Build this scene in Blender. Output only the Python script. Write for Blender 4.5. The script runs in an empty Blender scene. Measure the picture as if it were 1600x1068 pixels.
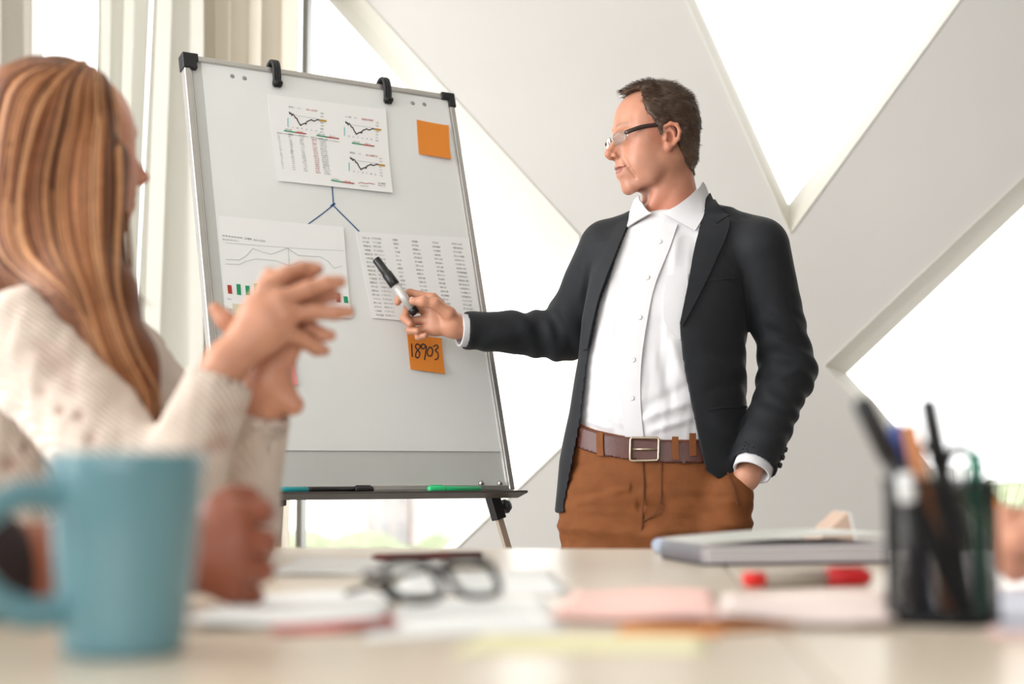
import bpy, bmesh, math, random
import numpy as np
from mathutils import Vector, Matrix
from mathutils.geometry import tessellate_polygon

random.seed(7)
rng = np.random.default_rng(7)
S = bpy.context.scene
COL = S.collection

# ------------------------------------------------------------------ camera
FPX, PITCH, CAMZ = 2325.0, math.radians(5.1), 0.88
cam_d = bpy.data.cameras.new('camera'); cam = bpy.data.objects.new('camera', cam_d); COL.objects.link(cam)
cam.location = (0, 0, CAMZ); cam.rotation_euler = (math.pi / 2 + PITCH, 0, 0)
cam_d.sensor_width = 36.0; cam_d.lens = 36.0 * FPX / 1600.0
cam_d.dof.use_dof = True; cam_d.dof.focus_distance = 3.22; cam_d.dof.aperture_fstop = 2.5
cam_d.clip_end = 500
S.camera = cam

# ------------------------------------------------------------------ sky, daylight, exposure
w = bpy.data.worlds.new('world'); S.world = w; w.use_nodes = True
bg = w.node_tree.nodes['Background']; bg.inputs[0].default_value = (1.0, 1.0, 0.995, 1); bg.inputs[1].default_value = 3.0
S.view_settings.view_transform = 'Standard'; S.view_settings.look = 'None'
S.view_settings.gamma = 1.0; S.view_settings.use_curve_mapping = False
S.view_settings.exposure = 0.14

def area(name, loc, rot, sx, sy, energy, col):
    l = bpy.data.lights.new(name, 'AREA'); l.shape = 'RECTANGLE'; l.size = sx; l.size_y = sy
    l.energy = energy; l.color = col
    o = bpy.data.objects.new(name, l); COL.objects.link(o); o.location = loc; o.rotation_euler = rot
    return o
# daylight through the big side window, then an added fill from behind the camera
area('daylight_side_window', (-2.72, 1.9, 1.75), (0, math.radians(-90), 0), 2.5, 3.2, 94, (0.985, 0.995, 1.0))
area('rear_fill_light', (-0.6, -2.35, 1.9), (math.radians(90), 0, 0), 3.6, 2.2, 12, (0.99, 0.995, 1.0))

# ------------------------------------------------------------------ helpers
def lin(c):
    return tuple(((v / 255 + .055) / 1.055) ** 2.4 if v / 255 > .04045 else v / 255 / 12.92 for v in c)

def mat(name, rgb, rough=.5, metal=0.0, var=.06, vscale=8.0, bump=0.0, bscale=60.0, spec=.5, sss=0.0, attr=False, stretch=None, coat=0.0, trans=0.0, sheen=0.0):
    m = bpy.data.materials.new(name); m.use_nodes = True
    nt = m.node_tree; N = nt.nodes; L = nt.links; b = N['Principled BSDF']
    b.inputs['Roughness'].default_value = rough; b.inputs['Metallic'].default_value = metal
    b.inputs['Specular IOR Level'].default_value = spec
    if coat: b.inputs['Coat Weight'].default_value = coat
    if trans: b.inputs['Transmission Weight'].default_value = trans
    if sheen: b.inputs['Sheen Weight'].default_value = sheen; b.inputs['Sheen Roughness'].default_value = .5
    if sss:
        b.inputs['Subsurface Weight'].default_value = sss; b.inputs['Subsurface Radius'].default_value = (1.0, .35, .2); b.inputs['Subsurface Scale'].default_value = .008
    tc = N.new('ShaderNodeTexCoord'); src = tc.outputs['Object']
    if stretch:
        mp = N.new('ShaderNodeMapping'); mp.inputs['Scale'].default_value = stretch; L.new(src, mp.inputs['Vector']); src = mp.outputs['Vector']
    nz = N.new('ShaderNodeTexNoise'); nz.inputs['Scale'].default_value = vscale; nz.inputs['Detail'].default_value = 4; L.new(src, nz.inputs['Vector'])
    mr = N.new('ShaderNodeMapRange'); mr.inputs['From Min'].default_value = .3; mr.inputs['From Max'].default_value = .7
    mr.inputs['To Min'].default_value = 1 - var; mr.inputs['To Max'].default_value = 1 + var; L.new(nz.outputs['Fac'], mr.inputs['Value'])
    mx = N.new('ShaderNodeVectorMath'); mx.operation = 'SCALE'
    if attr:
        at = N.new('ShaderNodeAttribute'); at.attribute_name = 'tint'; L.new(at.outputs['Color'], mx.inputs[0])
    else:
        mx.inputs[0].default_value = lin(rgb)
    L.new(mr.outputs['Result'], mx.inputs['Scale']); L.new(mx.outputs['Vector'], b.inputs['Base Color'])
    if bump:
        n2 = N.new('ShaderNodeTexNoise'); n2.inputs['Scale'].default_value = bscale; n2.inputs['Detail'].default_value = 3; L.new(src, n2.inputs['Vector'])
        bp = N.new('ShaderNodeBump'); bp.inputs['Strength'].default_value = bump; bp.inputs['Distance'].default_value = .004
        L.new(n2.outputs['Fac'], bp.inputs['Height']); L.new(bp.outputs['Normal'], b.inputs['Normal'])
    return m

def glass_mat(name, tint=(1, 1, 1), gloss=.05, rough=.02):
    m = bpy.data.materials.new(name); m.use_nodes = True; nt = m.node_tree; N = nt.nodes; L = nt.links
    N.remove(N['Principled BSDF']); t = N.new('ShaderNodeBsdfTransparent'); t.inputs[0].default_value = (*tint, 1)
    g = N.new('ShaderNodeBsdfGlossy'); g.inputs['Roughness'].default_value = rough
    x = N.new('ShaderNodeMixShader'); x.inputs[0].default_value = gloss
    L.new(t.outputs[0], x.inputs[1]); L.new(g.outputs[0], x.inputs[2]); L.new(x.outputs[0], N['Material Output'].inputs['Surface'])
    return m

def cloth_translucent(name, rgb, tr=.5, trgb=None):
    m = bpy.data.materials.new(name); m.use_nodes = True; nt = m.node_tree; N = nt.nodes; L = nt.links
    N.remove(N['Principled BSDF'])
    d = N.new('ShaderNodeBsdfDiffuse'); d.inputs[0].default_value = (*lin(rgb), 1)
    t = N.new('ShaderNodeBsdfTranslucent'); t.inputs[0].default_value = (*lin(trgb or rgb), 1)
    nz = N.new('ShaderNodeTexNoise'); nz.inputs['Scale'].default_value = 300
    bp = N.new('ShaderNodeBump'); bp.inputs['Strength'].default_value = .15; bp.inputs['Distance'].default_value = .002
    L.new(nz.outputs['Fac'], bp.inputs['Height']); L.new(bp.outputs['Normal'], d.inputs['Normal'])
    x = N.new('ShaderNodeMixShader'); x.inputs[0].default_value = tr
    L.new(d.outputs[0], x.inputs[1]); L.new(t.outputs[0], x.inputs[2]); L.new(x.outputs[0], N['Material Output'].inputs['Surface'])
    return m

_cp, _sp = math.cos(PITCH), math.sin(PITCH)
def P(x, y, Y):
    """photo pixel seen at depth Y (metres in front of the camera)"""
    u, v = (x - 800) / FPX, (534 - y) / FPX
    d = Vector((u, _cp - v * _sp, _sp + v * _cp)); k = Y / d.y
    return Vector((d.x * k, Y, CAMZ + d.z * k))
TZ = 0.77
def T(x, y, z=TZ):
    u, v = (x - 800) / FPX, (534 - y) / FPX
    d = Vector((u, _cp - v * _sp, _sp + v * _cp)); k = (z - CAMZ) / d.z
    return Vector((d.x * k, d.y * k, z))

def obj(name, me, m=None, parent=None):
    o = bpy.data.objects.new(name, me); COL.objects.link(o)
    if m is not None:
        for q in (m if isinstance(m, (list, tuple)) else [m]): me.materials.append(q)
    if parent is not None: o.parent = parent
    return o
def empty(name, loc=(0, 0, 0)):
    o = bpy.data.objects.new(name, None); COL.objects.link(o); o.location = loc; o.empty_display_size = .05
    return o
def tag(o, label=None, cat=None, group=None, kind=None):
    if label: o['label'] = label
    if cat: o['category'] = cat
    if group: o['group'] = group
    if kind: o['kind'] = kind
    return o
def root(name, loc, label, cat, group=None):
    return tag(empty(name, loc), label, cat, group)
def child(o, parent):
    """parent keeping world placement (parents are only ever translated or set up before use)"""
    bpy.context.view_layer.update()
    o.parent = parent; o.matrix_parent_inverse = parent.matrix_world.inverted(); return o

def pydata(name, v, f, smooth=False):
    me = bpy.data.meshes.new(name); me.from_pydata([tuple(p) for p in v], [], f); me.update()
    if smooth: me.polygons.foreach_set('use_smooth', [True] * len(me.polygons))
    return me
def bm_mesh(bm, name='m', smooth=False):
    me = bpy.data.meshes.new(name); bm.normal_update(); bm.to_mesh(me); bm.free()
    if smooth: me.polygons.foreach_set('use_smooth', [True] * len(me.polygons))
    return me
def box_bm(bm, lo, hi, M=None, bev=0):
    r = bmesh.ops.create_cube(bm, size=1.0); vs = r['verts']
    for v in vs:
        v.co = Vector([lo[i] + (v.co[i] + .5) * (hi[i] - lo[i]) for i in range(3)])
    if bev:
        es = list({e for v in vs for e in v.link_edges}); r2 = bmesh.ops.bevel(bm, geom=es, offset=bev, segments=2, affect='EDGES', profile=.5)
        vs = list({v for f in r2['faces'] for v in f.verts} | {v for v in vs if v.is_valid})
    if M is not None:
        for v in vs: v.co = M @ v.co
    return vs
def box(lo, hi, M=None, bev=0):
    bm = bmesh.new(); box_bm(bm, lo, hi, M, bev); return bm_mesh(bm)
def tube(pts, rad, n=10, caps=True, smooth=True, flat=1.0):
    """swept tube through pts; rad number or list"""
    pts = [Vector(p) for p in pts]; k = len(pts); rad = rad if isinstance(rad, (list, tuple)) else [rad] * k
    v, f = [], []; prev = None
    for i, p in enumerate(pts):
        t = (pts[min(i + 1, k - 1)] - pts[max(i - 1, 0)]).normalized()
        if prev is None:
            a = Vector((0, 0, 1)) if abs(t.z) < .9 else Vector((1, 0, 0)); u = t.cross(a).normalized()
        else:
            u = (prev - t * prev.dot(t)).normalized()
        prev = u; ww = t.cross(u)
        for j in range(n):
            a = 2 * math.pi * j / n; v.append(p + u * math.cos(a) * rad[i] + ww * math.sin(a) * rad[i] * flat)
    for i in range(k - 1):
        for j in range(n):
            f.append((i * n + j, i * n + (j + 1) % n, (i + 1) * n + (j + 1) % n, (i + 1) * n + j))
    if caps: f.append(tuple(range(n - 1, -1, -1))); f.append(tuple((k - 1) * n + j for j in range(n)))
    return pydata('tube', v, f, smooth)
def lathe(prof, n=40, smooth=True):
    """prof list of (r,z), closed surface of revolution about z"""
    v, f = [], []
    for r, z in prof:
        for j in range(n):
            a = 2 * math.pi * j / n; v.append((r * math.cos(a), r * math.sin(a), z))
    for i in range(len(prof) - 1):
        for j in range(n):
            f.append((i * n + j, i * n + (j + 1) % n, (i + 1) * n + (j + 1) % n, (i + 1) * n + j))
    return pydata('lathe', v, f, smooth)
def join(meshes):
    v, f, mi, sm, o = [], [], [], [], 0
    for k, me in enumerate(meshes):
        v += [p.co.copy() for p in me.vertices]; f += [tuple(o + i for i in q.vertices) for q in me.polygons]
        sm += [q.use_smooth for q in me.polygons]; o += len(me.vertices)
    m = pydata('join', v, f); m.polygons.foreach_set('use_smooth', sm); return m
def xf(me, M): me.transform(M); return me
def frame_M(o, x, y, z):
    return Matrix(((x.x, y.x, z.x, o.x), (x.y, y.y, z.y, o.y), (x.z, y.z, z.z, o.z), (0, 0, 0, 1)))
def smooth_path(pts, n):
    """Catmull-Rom resample"""
    pts = [Vector(p) for p in pts]; out = []; m = len(pts) - 1
    for i in range(n):
        t = i / (n - 1) * m; k = min(int(t), m - 1); t -= k
        a, b, c, d = pts[max(k - 1, 0)], pts[k], pts[k + 1], pts[min(k + 2, m)]
        out.append(.5 * ((2 * b) + (c - a) * t + (2 * a - 5 * b + 4 * c - d) * t * t + (3 * b - a - 3 * c + d) * t ** 3))
    return out
def add_tint(me, cols):
    a = me.color_attributes.new('tint', 'FLOAT_COLOR', 'POINT')
    buf = np.ones((len(me.vertices), 4), np.float32); buf[:, :3] = cols; a.data.foreach_set('color', buf.ravel())

# ------------------------------------------------------------------ room shell
M_wall = mat('wall_paint', (220, 217, 213), .75, var=.015, vscale=3, bump=.04, bscale=150)
M_frame = mat('window_reveal', (222, 219, 208), .55, var=.02)
M_alu_dark = mat('window_mullion', (142, 142, 138), .4, metal=.3)
M_floor = mat('floor_boards', (172, 167, 160), .4, var=.12, vscale=4, stretch=(1, 8, 1))
M_ceil = mat('ceiling_paint', (232, 229, 222), .8, var=.01)
M_pane = glass_mat('window_glass')

YW = 4.9
def W(pts, Y=YW): return [P(x, y, Y) for x, y in pts]
holes = [
    # (outer outline on the wall face, step outline, glass outline)
    ([(18, -430), (196, -430), (905, 368), (905, 672), (728, 842), (560, 1010), (18, 1010)],
     [(36, -430), (184, -430), (894, 388), (894, 667), (711, 849), (560, 1002), (36, 1002)],
     [(50, -430), (172, -430), (880, 410), (880, 661), (694, 855), (560, 995), (50, 995)]),
    ([(887, -430), (1235, 365), (1797, -430)], [(903, -430), (1233.5, 342), (1784, -430)], [(916, -430), (1232, 320), (1771, -430)]),
    ([(1288, 571), (2030, -132), (2030, 1010), (1668, 1010)], [(1305, 577), (2015, -93), (2015, 1002), (1678, 1002)], [(1323, 583), (2000, -55), (2000, 995), (1688, 995)])]

def build_wall():
    x0, x1, z0, z1 = -2.85, 3.4, 0.0, 3.45
    rect = [Vector((x0, YW, z0)), Vector((x1, YW, z0)), Vector((x1, YW, z1)), Vector((x0, YW, z1))]
    hs = [W(h[0]) for h in holes]
    for h in hs:
        for p in h: p.z = min(p.z, z1 - .05)
    flat = rect + [p for h in hs for p in h]
    tris = tessellate_polygon([rect] + hs)
    v = [p.copy() for p in flat]; f = [tuple(t) for t in tris]
    n = len(v); back = [p + Vector((0, .34, 0)) for p in v]; v += back
    f = [t if (v[t[1]] - v[t[0]]).cross(v[t[2]] - v[t[0]]).y < 0 else t[::-1] for t in f]
    f2 = f + [tuple(n + i for i in t[::-1]) for t in f]
    o = 4
    for h in hs:
        k = len(h)
        for i in range(k):
            j = (i + 1) % k; f2.append((o + i, o + j, n + o + j, n + o + i))
        o += k
    for i in range(4): f2.append((i, (i + 1) % 4, n + (i + 1) % 4, n + i))
    wo = obj('wall_back', pydata('wall_back', v, f2), M_wall); wo['kind'] = 'structure'
    for wi, (a, b, c) in enumerate(holes):
        A, B, Cc = W(a), W(b, YW + .052), W(c, YW + .13)
        for q in (A, B, Cc):
            for p in q: p.z = min(p.z, z1 - .05)
        e = empty('window_%d' % (wi + 1), A[0]); e['kind'] = 'structure'
        k = len(A)
        # slanted reveal board: wall face -> step -> glass, each side its own mesh
        for i in range(k):
            j = (i + 1) % k
            dA, dB, dB2, dC = Vector((0, -.006, 0)), Vector((0, -.007, 0)), Vector((0, .008, 0)), Vector((0, 0, 0))
            pv = [A[i] + dA, A[j] + dA, B[j] + dB, B[i] + dB, B[j] + dB2, B[i] + dB2, Cc[j] + dC, Cc[i] + dC]
            pv += [p + Vector((0, .02, 0)) for p in pv]
            pf = [(0, 1, 2, 3), (3, 2, 4, 5), (5, 4, 6, 7), (8, 11, 10, 9), (11, 13, 12, 10), (13, 15, 14, 12), (0, 8, 9, 1), (7, 6, 14, 15)]
            fo = obj('window_frame', pydata('fr', pv, pf), M_frame); child(fo, e)
        cen = sum(Cc, Vector()) / k
        gl = [p - Vector((0, .005, 0)) for p in Cc]
        gl2 = [p + Vector((0, .006, 0)) for p in gl]
        gf = [tuple(range(k)), tuple(range(2 * k - 1, k - 1, -1))] + [(i, k + i, k + (i + 1) % k, (i + 1) % k) for i in range(k)]
        child(obj('pane', pydata('pane', gl + gl2, gf), M_pane), e)
        if wi == 0:
            for xa, xb in ((465.5, 474.5), (140, 149)):
                ta, tb = P(xa, 534, YW).x, P(xb, 534, YW).x
                zt = 3.40 if xa < 300 else P(470, -75, YW).z
                # the mullion stands plumb, so it follows the verticals of the room
                child(obj('mullion', box((ta, YW + .0, .40), (tb, YW + .12, zt), bev=.003), M_alu_dark), e)
build_wall()
def struct(name, lo, hi, m): o = obj(name, box(lo, hi), m); o['kind'] = 'structure'; return o
struct('floor', (-2.85, -2.7, -.1), (3.4, YW + .34, 0), M_floor)
struct('ceiling', (-2.85, -2.7, 3.45), (3.4, YW + .34, 3.55), M_ceil)
M_darkwall = mat('unseen_dark_wall', (120, 112, 105), .6, var=.08, vscale=3, stretch=(1, 8, 1))  # unseen walls, made dark to deepen contrast on the mug and jacket
struct('wall_right', (3.4, -2.7, -.1), (3.5, YW + .34, 3.55), M_darkwall)
# side wall with a band of windows, rear wall likewise
def holed(name, fixed, a0, a1, u0, u1, z0, z1, axis):
    bm = bmesh.new(); t = .12
    def bb(ua, ub, za, zb):
        if axis == 'x': box_bm(bm, (fixed - t, ua, za), (fixed, ub, zb))
        else: box_bm(bm, (ua, fixed - t, za), (ub, fixed, zb))
    bb(a0, u0, 0, 3.45); bb(u1, a1, 0, 3.45); bb(u0, u1, 0, z0); bb(u0, u1, z1, 3.45)
    o = obj(name, bm_mesh(bm), M_darkwall if axis == 'y' else M_wall); o['kind'] = 'structure'; return o
holed('wall_left', -2.85, -2.7, YW + .34, -.4, 3.6, .45, 3.1, 'x')
holed('wall_rear', -2.58, -2.85, 3.4, -2.4, 1.3, .8, 3.1, 'y')

# curtains ------------------------------------------------------------------
def curtain(name, left_px, right_px, Y, folds, amp, m, label, ztop=3.36, zbot=.03, parent=None):
    """hanging cloth; left/right edge are pixel lines ((x at y=0),(x at y=700))"""
    nu, nv = 96, 24; v, f = [], []
    for j in range(nv):
        t = j / (nv - 1)
        y = -400 + t * 1500
        for i in range(nu):
            s = i / (nu - 1)
            xl = left_px[0] + (left_px[1] - left_px[0]) * y / 700; xr = right_px[0] + (right_px[1] - right_px[0]) * y / 700
            ph = folds * 2 * math.pi * s + .7 * math.sin(3.1 * s + name.__len__()) + .25 * math.sin(t * 5 + s * 9)
            am = amp * (.55 + .45 * t)
            p = P(xl + (xr - xl) * s, y, Y)
            z = ztop + (zbot - ztop) * t
            v.append((p.x + .25 * am * math.sin(2 * ph), Y + am * math.sin(ph), z))
    for j in range(nv - 1):
        for i in range(nu - 1): f.append((j * nu + i, j * nu + i + 1, (j + 1) * nu + i + 1, (j + 1) * nu + i))
    me = pydata(name, v, f, True); o = obj(name, me, m)
    sd = o.modifiers.new('thick', 'SOLIDIFY'); sd.thickness = .003
    return tag(o, label, 'curtain')
M_sheer = cloth_translucent('sheer_cloth', (246, 244, 236), .5, (200, 198, 190))
M_drape = cloth_translucent('drape_cloth', (226, 218, 204), .15, (205, 192, 172))
curtain('sheer_curtain', (150, 150), (231, 196), 4.74, 2.2, .022, M_sheer, 'narrow pale grey white sheer curtain beside the bare strip of glass')
curtain('sheer_curtain', (237, 200), (318, 318), 4.62, 1.6, .03, M_sheer, 'bright cream sheer curtain hanging between the beige drape and narrow sheer')
curtain('drape', (314, 314), (466, 455), 4.75, 2.6, .04, M_drape, 'beige drape in soft folds gathered against the grey window mullion')
curtain('drape', (-90, -90), (49, 47), 4.66, 2.4, .03, cloth_translucent('grey_wall_cloth', (176, 169, 158), .06, (150, 142, 130)), 'plain grey beige cloth added in place of the dim wall beside the glass')  # added hanging cloth, stands in for the dim grey wall at the edge
# ------------------------------------------------------------------ outside
M_ground = mat('street_ground', (150, 150, 140), .9); M_bpale = mat('pale_render', (226, 225, 224), .9, var=.03)
M_bpink = mat('pink_render', (232, 214, 208), .9); M_leaf = mat('tree_leaves', (148, 156, 126), .8, var=.25, vscale=1.2)
M_trunk = mat('bark', (90, 75, 60), .9); M_winb = mat('building_window', (208, 212, 216), .6)
o = obj('ground_outside', box((-120, 12, -7.2), (120, 220, -7)), M_ground); o['kind'] = 'structure'
def tree(px, py, Y, r, label):
    p = P(px, py, Y); e = root('tree', (p.x, Y, -7), label, 'tree')
    bm = bmesh.new()
    for k in range(9):
        a = random.random() * 6.28; q = r * .55 * (k > 0)
        c = Vector((q * math.cos(a), q * math.sin(a), (random.random() - .6) * r * .9)) + Vector((0, 0, p.z + 7 - r))
        ret = bmesh.ops.create_icosphere(bm, subdivisions=3, radius=r * random.uniform(.45, .65), matrix=Matrix.Translation(c))
        for vv in ret['verts']: vv.co += Vector((random.uniform(-1, 1), random.uniform(-1, 1), random.uniform(-1, 1))) * r * .05
    obj('crown', bm_mesh(bm), M_leaf, e)
    obj('trunk', tube([(0, 0, 0), (.05, 0, (p.z + 7 - r))], [.16, .1], 8), M_trunk, e)
tree(540, 838, 34, 1.4, 'small pale tree outside, seen under the black pen on the tray')
tree(625, 822, 40, 2.2, 'broad pale green tree outside, seen under the green pen end of the tray')
tree(668, 834, 30, 1.3, 'pale round tree outside, between the broad tree and the slanted window beam')
tree(724, 826, 52, 1.8, 'pale tree outside, touching the slanted window beam by the easel leg')
tree(470, 800, 60, 2.4, 'pale tree outside right beside the grey window mullion')
def building(x0, x1, ytop, Y, m, label, cols=3, rows=4):
    a, b = P(x0, ytop, Y), P(x1, ytop, Y); e = root('building', (a.x, Y, -7), label, 'building'); H = a.z + 7; wd = b.x - a.x
    obj('walls', box((0, 0, 0), (wd, 8, H)), m, e); obj('roof', box((-.2, -.2, H), (wd + .2, 8.2, H + .3)), M_bpale, e)
    wm = box((-wd / cols * .2, -.06, -.7), (wd / cols * .2, .02, .7))
    for i in range(cols):
        for j in range(rows):
            q = obj('window', wm, M_winb if not wm.materials else None, e); q.location = (wd * (i + .5) / cols, 0, H - 1.5 - j * 2.6)
building(500, 560, 690, 90, M_bpale, 'pale far building outside behind the small tree')
building(566, 640, 735, 100, M_bpale, 'wide white far building outside behind the broad tree')
building(645, 662, 700, 95, M_bpink, 'slim pinkish far building outside behind the pale round tree', 2, 5)
building(672, 760, 745, 110, M_bpale, 'low pale far building outside by the slanted beam')
building(1440, 1520, 735, 90, M_bpale, 'pale far building outside behind the pen cup')
tree(1470, 725, 45, 2.2, 'pale green tree outside the window behind the pen cup'); tree(1560, 735, 40, 2.0, 'pale tree outside the window behind the writing hand')

# ------------------------------------------------------------------ flip chart easel
M_alu = mat('aluminium', (205, 203, 200), .35, metal=.85); M_board = mat('whiteboard_enamel', (204, 206, 202), .3, var=.02, coat=.2)
M_blk = mat('black_plastic', (24, 24, 26), .45, var=.1); M_tray = mat('tray_metal', (88, 82, 78), .5, metal=.3)
M_leg = mat('easel_leg_steel', (190, 176, 158), .4, metal=.4); M_chrome = mat('chrome', (200, 200, 200), .15, metal=1)
M_paper = mat('paper_white', (242, 243, 242), .8, var=.012, vscale=5); M_pad = mat('pad_paper', (234, 236, 234), .8, var=.015, vscale=6, bump=.05, bscale=12)
BO = Vector((-.747, 3.298, 1.826)); BA, BL = .555, .291
BX = Vector((math.cos(BA), math.sin(BA), 0)); Bn0 = Vector((math.sin(BA), -math.cos(BA), 0))
BU = math.cos(BL) * Vector((0, 0, 1)) - math.sin(BL) * Bn0; BN = BX.cross(BU)      # right, up, towards the viewer
if BN.dot(Bn0) < 0: BN = -BN
BW, BH = .70, 1.025
BM = frame_M(BO, BX, BU, BN)                       # local: x right, y up (0 at top, negative below), z out
def bxy(px, py, off=0.0):
    """board local coordinates under a pixel"""
    u, v = (px - 800) / FPX, (534 - py) / FPX
    d = Vector((u, _cp - v * _sp, _sp + v * _cp)); o_ = Vector((0, 0, CAMZ))
    k = (BO + BN * off - o_).dot(BN) / d.dot(BN); q = BM.inverted() @ (o_ + d * k)
    return q.x, q.y
easel = root('flip_chart_easel', (BO + BX * .35 - BU * 1.0).to_3d() * Vector((1, 1, 0)) if False else Vector((-.3, 3.25, 0)),
             'white flip chart easel with aluminium frame and dark pen tray', 'easel')
def bo(name, me, m, parent=easel): o = obj(name, xf(me, BM), m); return child(o, parent)
bo('board', box((.012, -BH, -.012), (BW - .012, -.012, 0)), M_board)
def rail(a, b):
    bm = bmesh.new(); box_bm(bm, a, b, bev=.002)
    return bm_mesh(bm)
bo('frame_rail', rail((0, -BH, -.016), (.014, -.01, .009)), M_alu); bo('frame_rail', rail((.0145, -BH, -.01), (.019, -.012, .005)), M_alu)
bo('frame_rail', rail((BW - .014, -BH, -.016), (BW, -.01, .009)), M_alu); bo('frame_rail', rail((BW - .019, -BH, -.01), (BW - .0145, -.012, .005)), M_alu)
bo('frame_rail', rail((.01, -.014, -.016), (BW - .01, 0, .007)), M_alu); bo('frame_rail', rail((.01, -BH, -.016), (BW - .01, -BH + .012, .007)), M_alu)
for x0, s in ((0, 1), (BW, -1)):
    bm = bmesh.new(); xs = sorted((x0 - s * .003, x0 + s * .034))
    box_bm(bm, (xs[0], -.016, -.018), (xs[1], .003, .012), bev=.002); xs = sorted((x0 - s * .003, x0 + s * (.03 if s > 0 else .016)))
    box_bm(bm, (xs[0], -.036, -.018), (xs[1], -.012, .012), bev=.002)
    bo('corner_cap', bm_mesh(bm), M_blk)
def clip(px, py0, py1):
    x, _ = bxy(px, py0, .01); _, yb = bxy(px, py1, .012)
    path = [(x, -.012, -.022), (x, .012, -.02), (x, .019, -.006), (x, .014, .010), (x, -.004, .016), (x, yb * .6, .013), (x, yb, .007), (x, yb - .004, .011)]
    me = tube(smooth_path(path, 28), .010, 8); 
    for v in me.vertices: v.co.z = v.co.z  # strap
    c = bo('paper_clamp', join([tube(smooth_path([(p[0] + dx, p[1], p[2]) for p in path], 28), .0048, 8) for dx in (-.006, 0, .006)]), M_blk)
    bo('clamp_roller', tube([(x - .011, yb + .002, .012), (x + .011, yb + .002, .012)], .006, 10), M_blk, c)
clip(431, 112, 130); clip(604, 140, 156)
# tray
ty = -BH
tp = [(.0, 0), (.0, .003), (.042, .003), (.0435, .005), (.045, .005), (.045, 0)]
v, f = [], []
for x in (-.012, BW + .012):
    for z, y in tp: v.append((x, ty - .016 + y, z - .004))
n = len(tp)
for i in range(n): f.append((i, (i + 1) % n, n + (i + 1) % n, n + i))
f += [tuple(range(n))[::-1], tuple(range(n, 2 * n))]
bo('pen_tray', pydata('tray', v, f), M_tray)
for px, py in ((752, 755), (781, 755)):
    x, y = bxy(px, py, .002); bo('bolt', xf(lathe([(0.0001, .008), (.004, .0075), (.0065, .005), (.007, .0), (.0001, 0)], 16), Matrix.Translation((x, y, .0))), M_chrome)
# legs: bracket + inner leg, rear strut
def leg(top, foot, brk, knob=False):
    d = (foot - top).normalized()
    bm = bmesh.new(); zz = d; xx = BX - zz * BX.dot(zz); xx.normalize(); yy = zz.cross(xx)
    M = frame_M(top, xx, yy, zz)
    child(obj('leg_bracket', box((-.013, -.013, -.02), (.013, .013, brk), M, .002), M_blk), easel)
    L = (foot - top).length
    child(obj('leg', box((-.008, -.006, 0), (.008, .006, L), M, .001), M_leg), easel)
    child(obj('rubber_foot', box((-.012, -.012, L - .04), (.012, .012, L), M, .003), M_blk), easel)
    if knob:
        k = tube([M @ Vector((.013, 0, brk * .62)), M @ Vector((.022, 0, brk * .62)), M @ Vector((.0225, 0, brk * .62)), M @ Vector((.028, 0, brk * .62)), M @ Vector((.0285, 0, brk * .62)), M @ Vector((.036, 0, brk * .62))], [.006, .006, .016, .017, .014, .012], 14)
        child(obj('knob', k, M_blk), easel)
def on_board(px, py, off): x, y = bxy(px, py, off); return BM @ Vector((x, y, off))
rt = on_board(768, 770, -.03); r2 = P(793, 855, rt.y + .004)
rd = (r2 - rt); leg(rt, rt + rd * (rt.z / -rd.z), .062, True)
lx = BW - (BM.inverted() @ rt).x; lt = BM @ Vector((lx, (BM.inverted() @ rt).y, -.03)); ld = Vector((rd.x, rd.y, rd.z)); 
mir = ld - 2 * BX * ld.dot(BX); leg(lt, lt + mir * (lt.z / -mir.z), .062, True)
bt = P(438, 772, 3.62); b2 = P(433, 860, 3.75); bd = b2 - bt; leg(bt, bt + bd * (bt.z / -bd.z), .03)
up_t = BM @ Vector((.35, -.18, -.025)); child(obj('rear_strut', tube([up_t, bt], .011, 10), M_leg), easel)

# paper pad, hung on the board
def sheet(name, pxs, off, m, label, cat='paper', curl=.0, group=None, thick=.0006, rounded=False):
    """thin sheet on the board through four pixel corners TL TR BR BL"""
    c = [Vector((*bxy(x, y, off), off)) for x, y in pxs]; n = 12; v, f = [], []
    for j in range(n + 1):
        for i in range(n + 1):
            s, t = i / n, j / n; p = (c[0] * (1 - s) + c[1] * s) * (1 - t) + (c[3] * (1 - s) + c[2] * s) * t
            z = off + curl * (t ** 3) * (.4 + .6 * s) + curl * .6 * (s ** 4) * (1 - t) ** 2
            v.append((p.x, p.y, z))
    for j in range(n):
        for i in range(n): f.append((j * (n + 1) + i, (j + 1) * (n + 1) + i, (j + 1) * (n + 1) + i + 1, j * (n + 1) + i + 1))
    me = pydata(name, v, f, False); o = obj(name, xf(me, BM), m); sd = o.modifiers.new('thick', 'SOLIDIFY'); sd.thickness = thick; sd.offset = 1
    tag(o, label, cat, group); return o, (c, curl)
pad, padc = sheet('flip_chart_pad', [(314, 97), (706, 158), (782, 705), (372, 703)], .002, M_pad, 'large blank flip chart paper pad clamped on the easel board', 'paper pad')
M_hole = mat('punched_hole', (150, 150, 148), .8)
for px, py in ((363, 119), (382, 122), (645, 161), (663, 163)):
    x, y = bxy(px, py, .003); bo('punch_hole', xf(lathe([(.0001, .0006), (.0045, .0006), (.0055, .0002), (.0055, 0)], 16), Matrix.Translation((x, y, .0028))), M_hole, pad)

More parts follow.
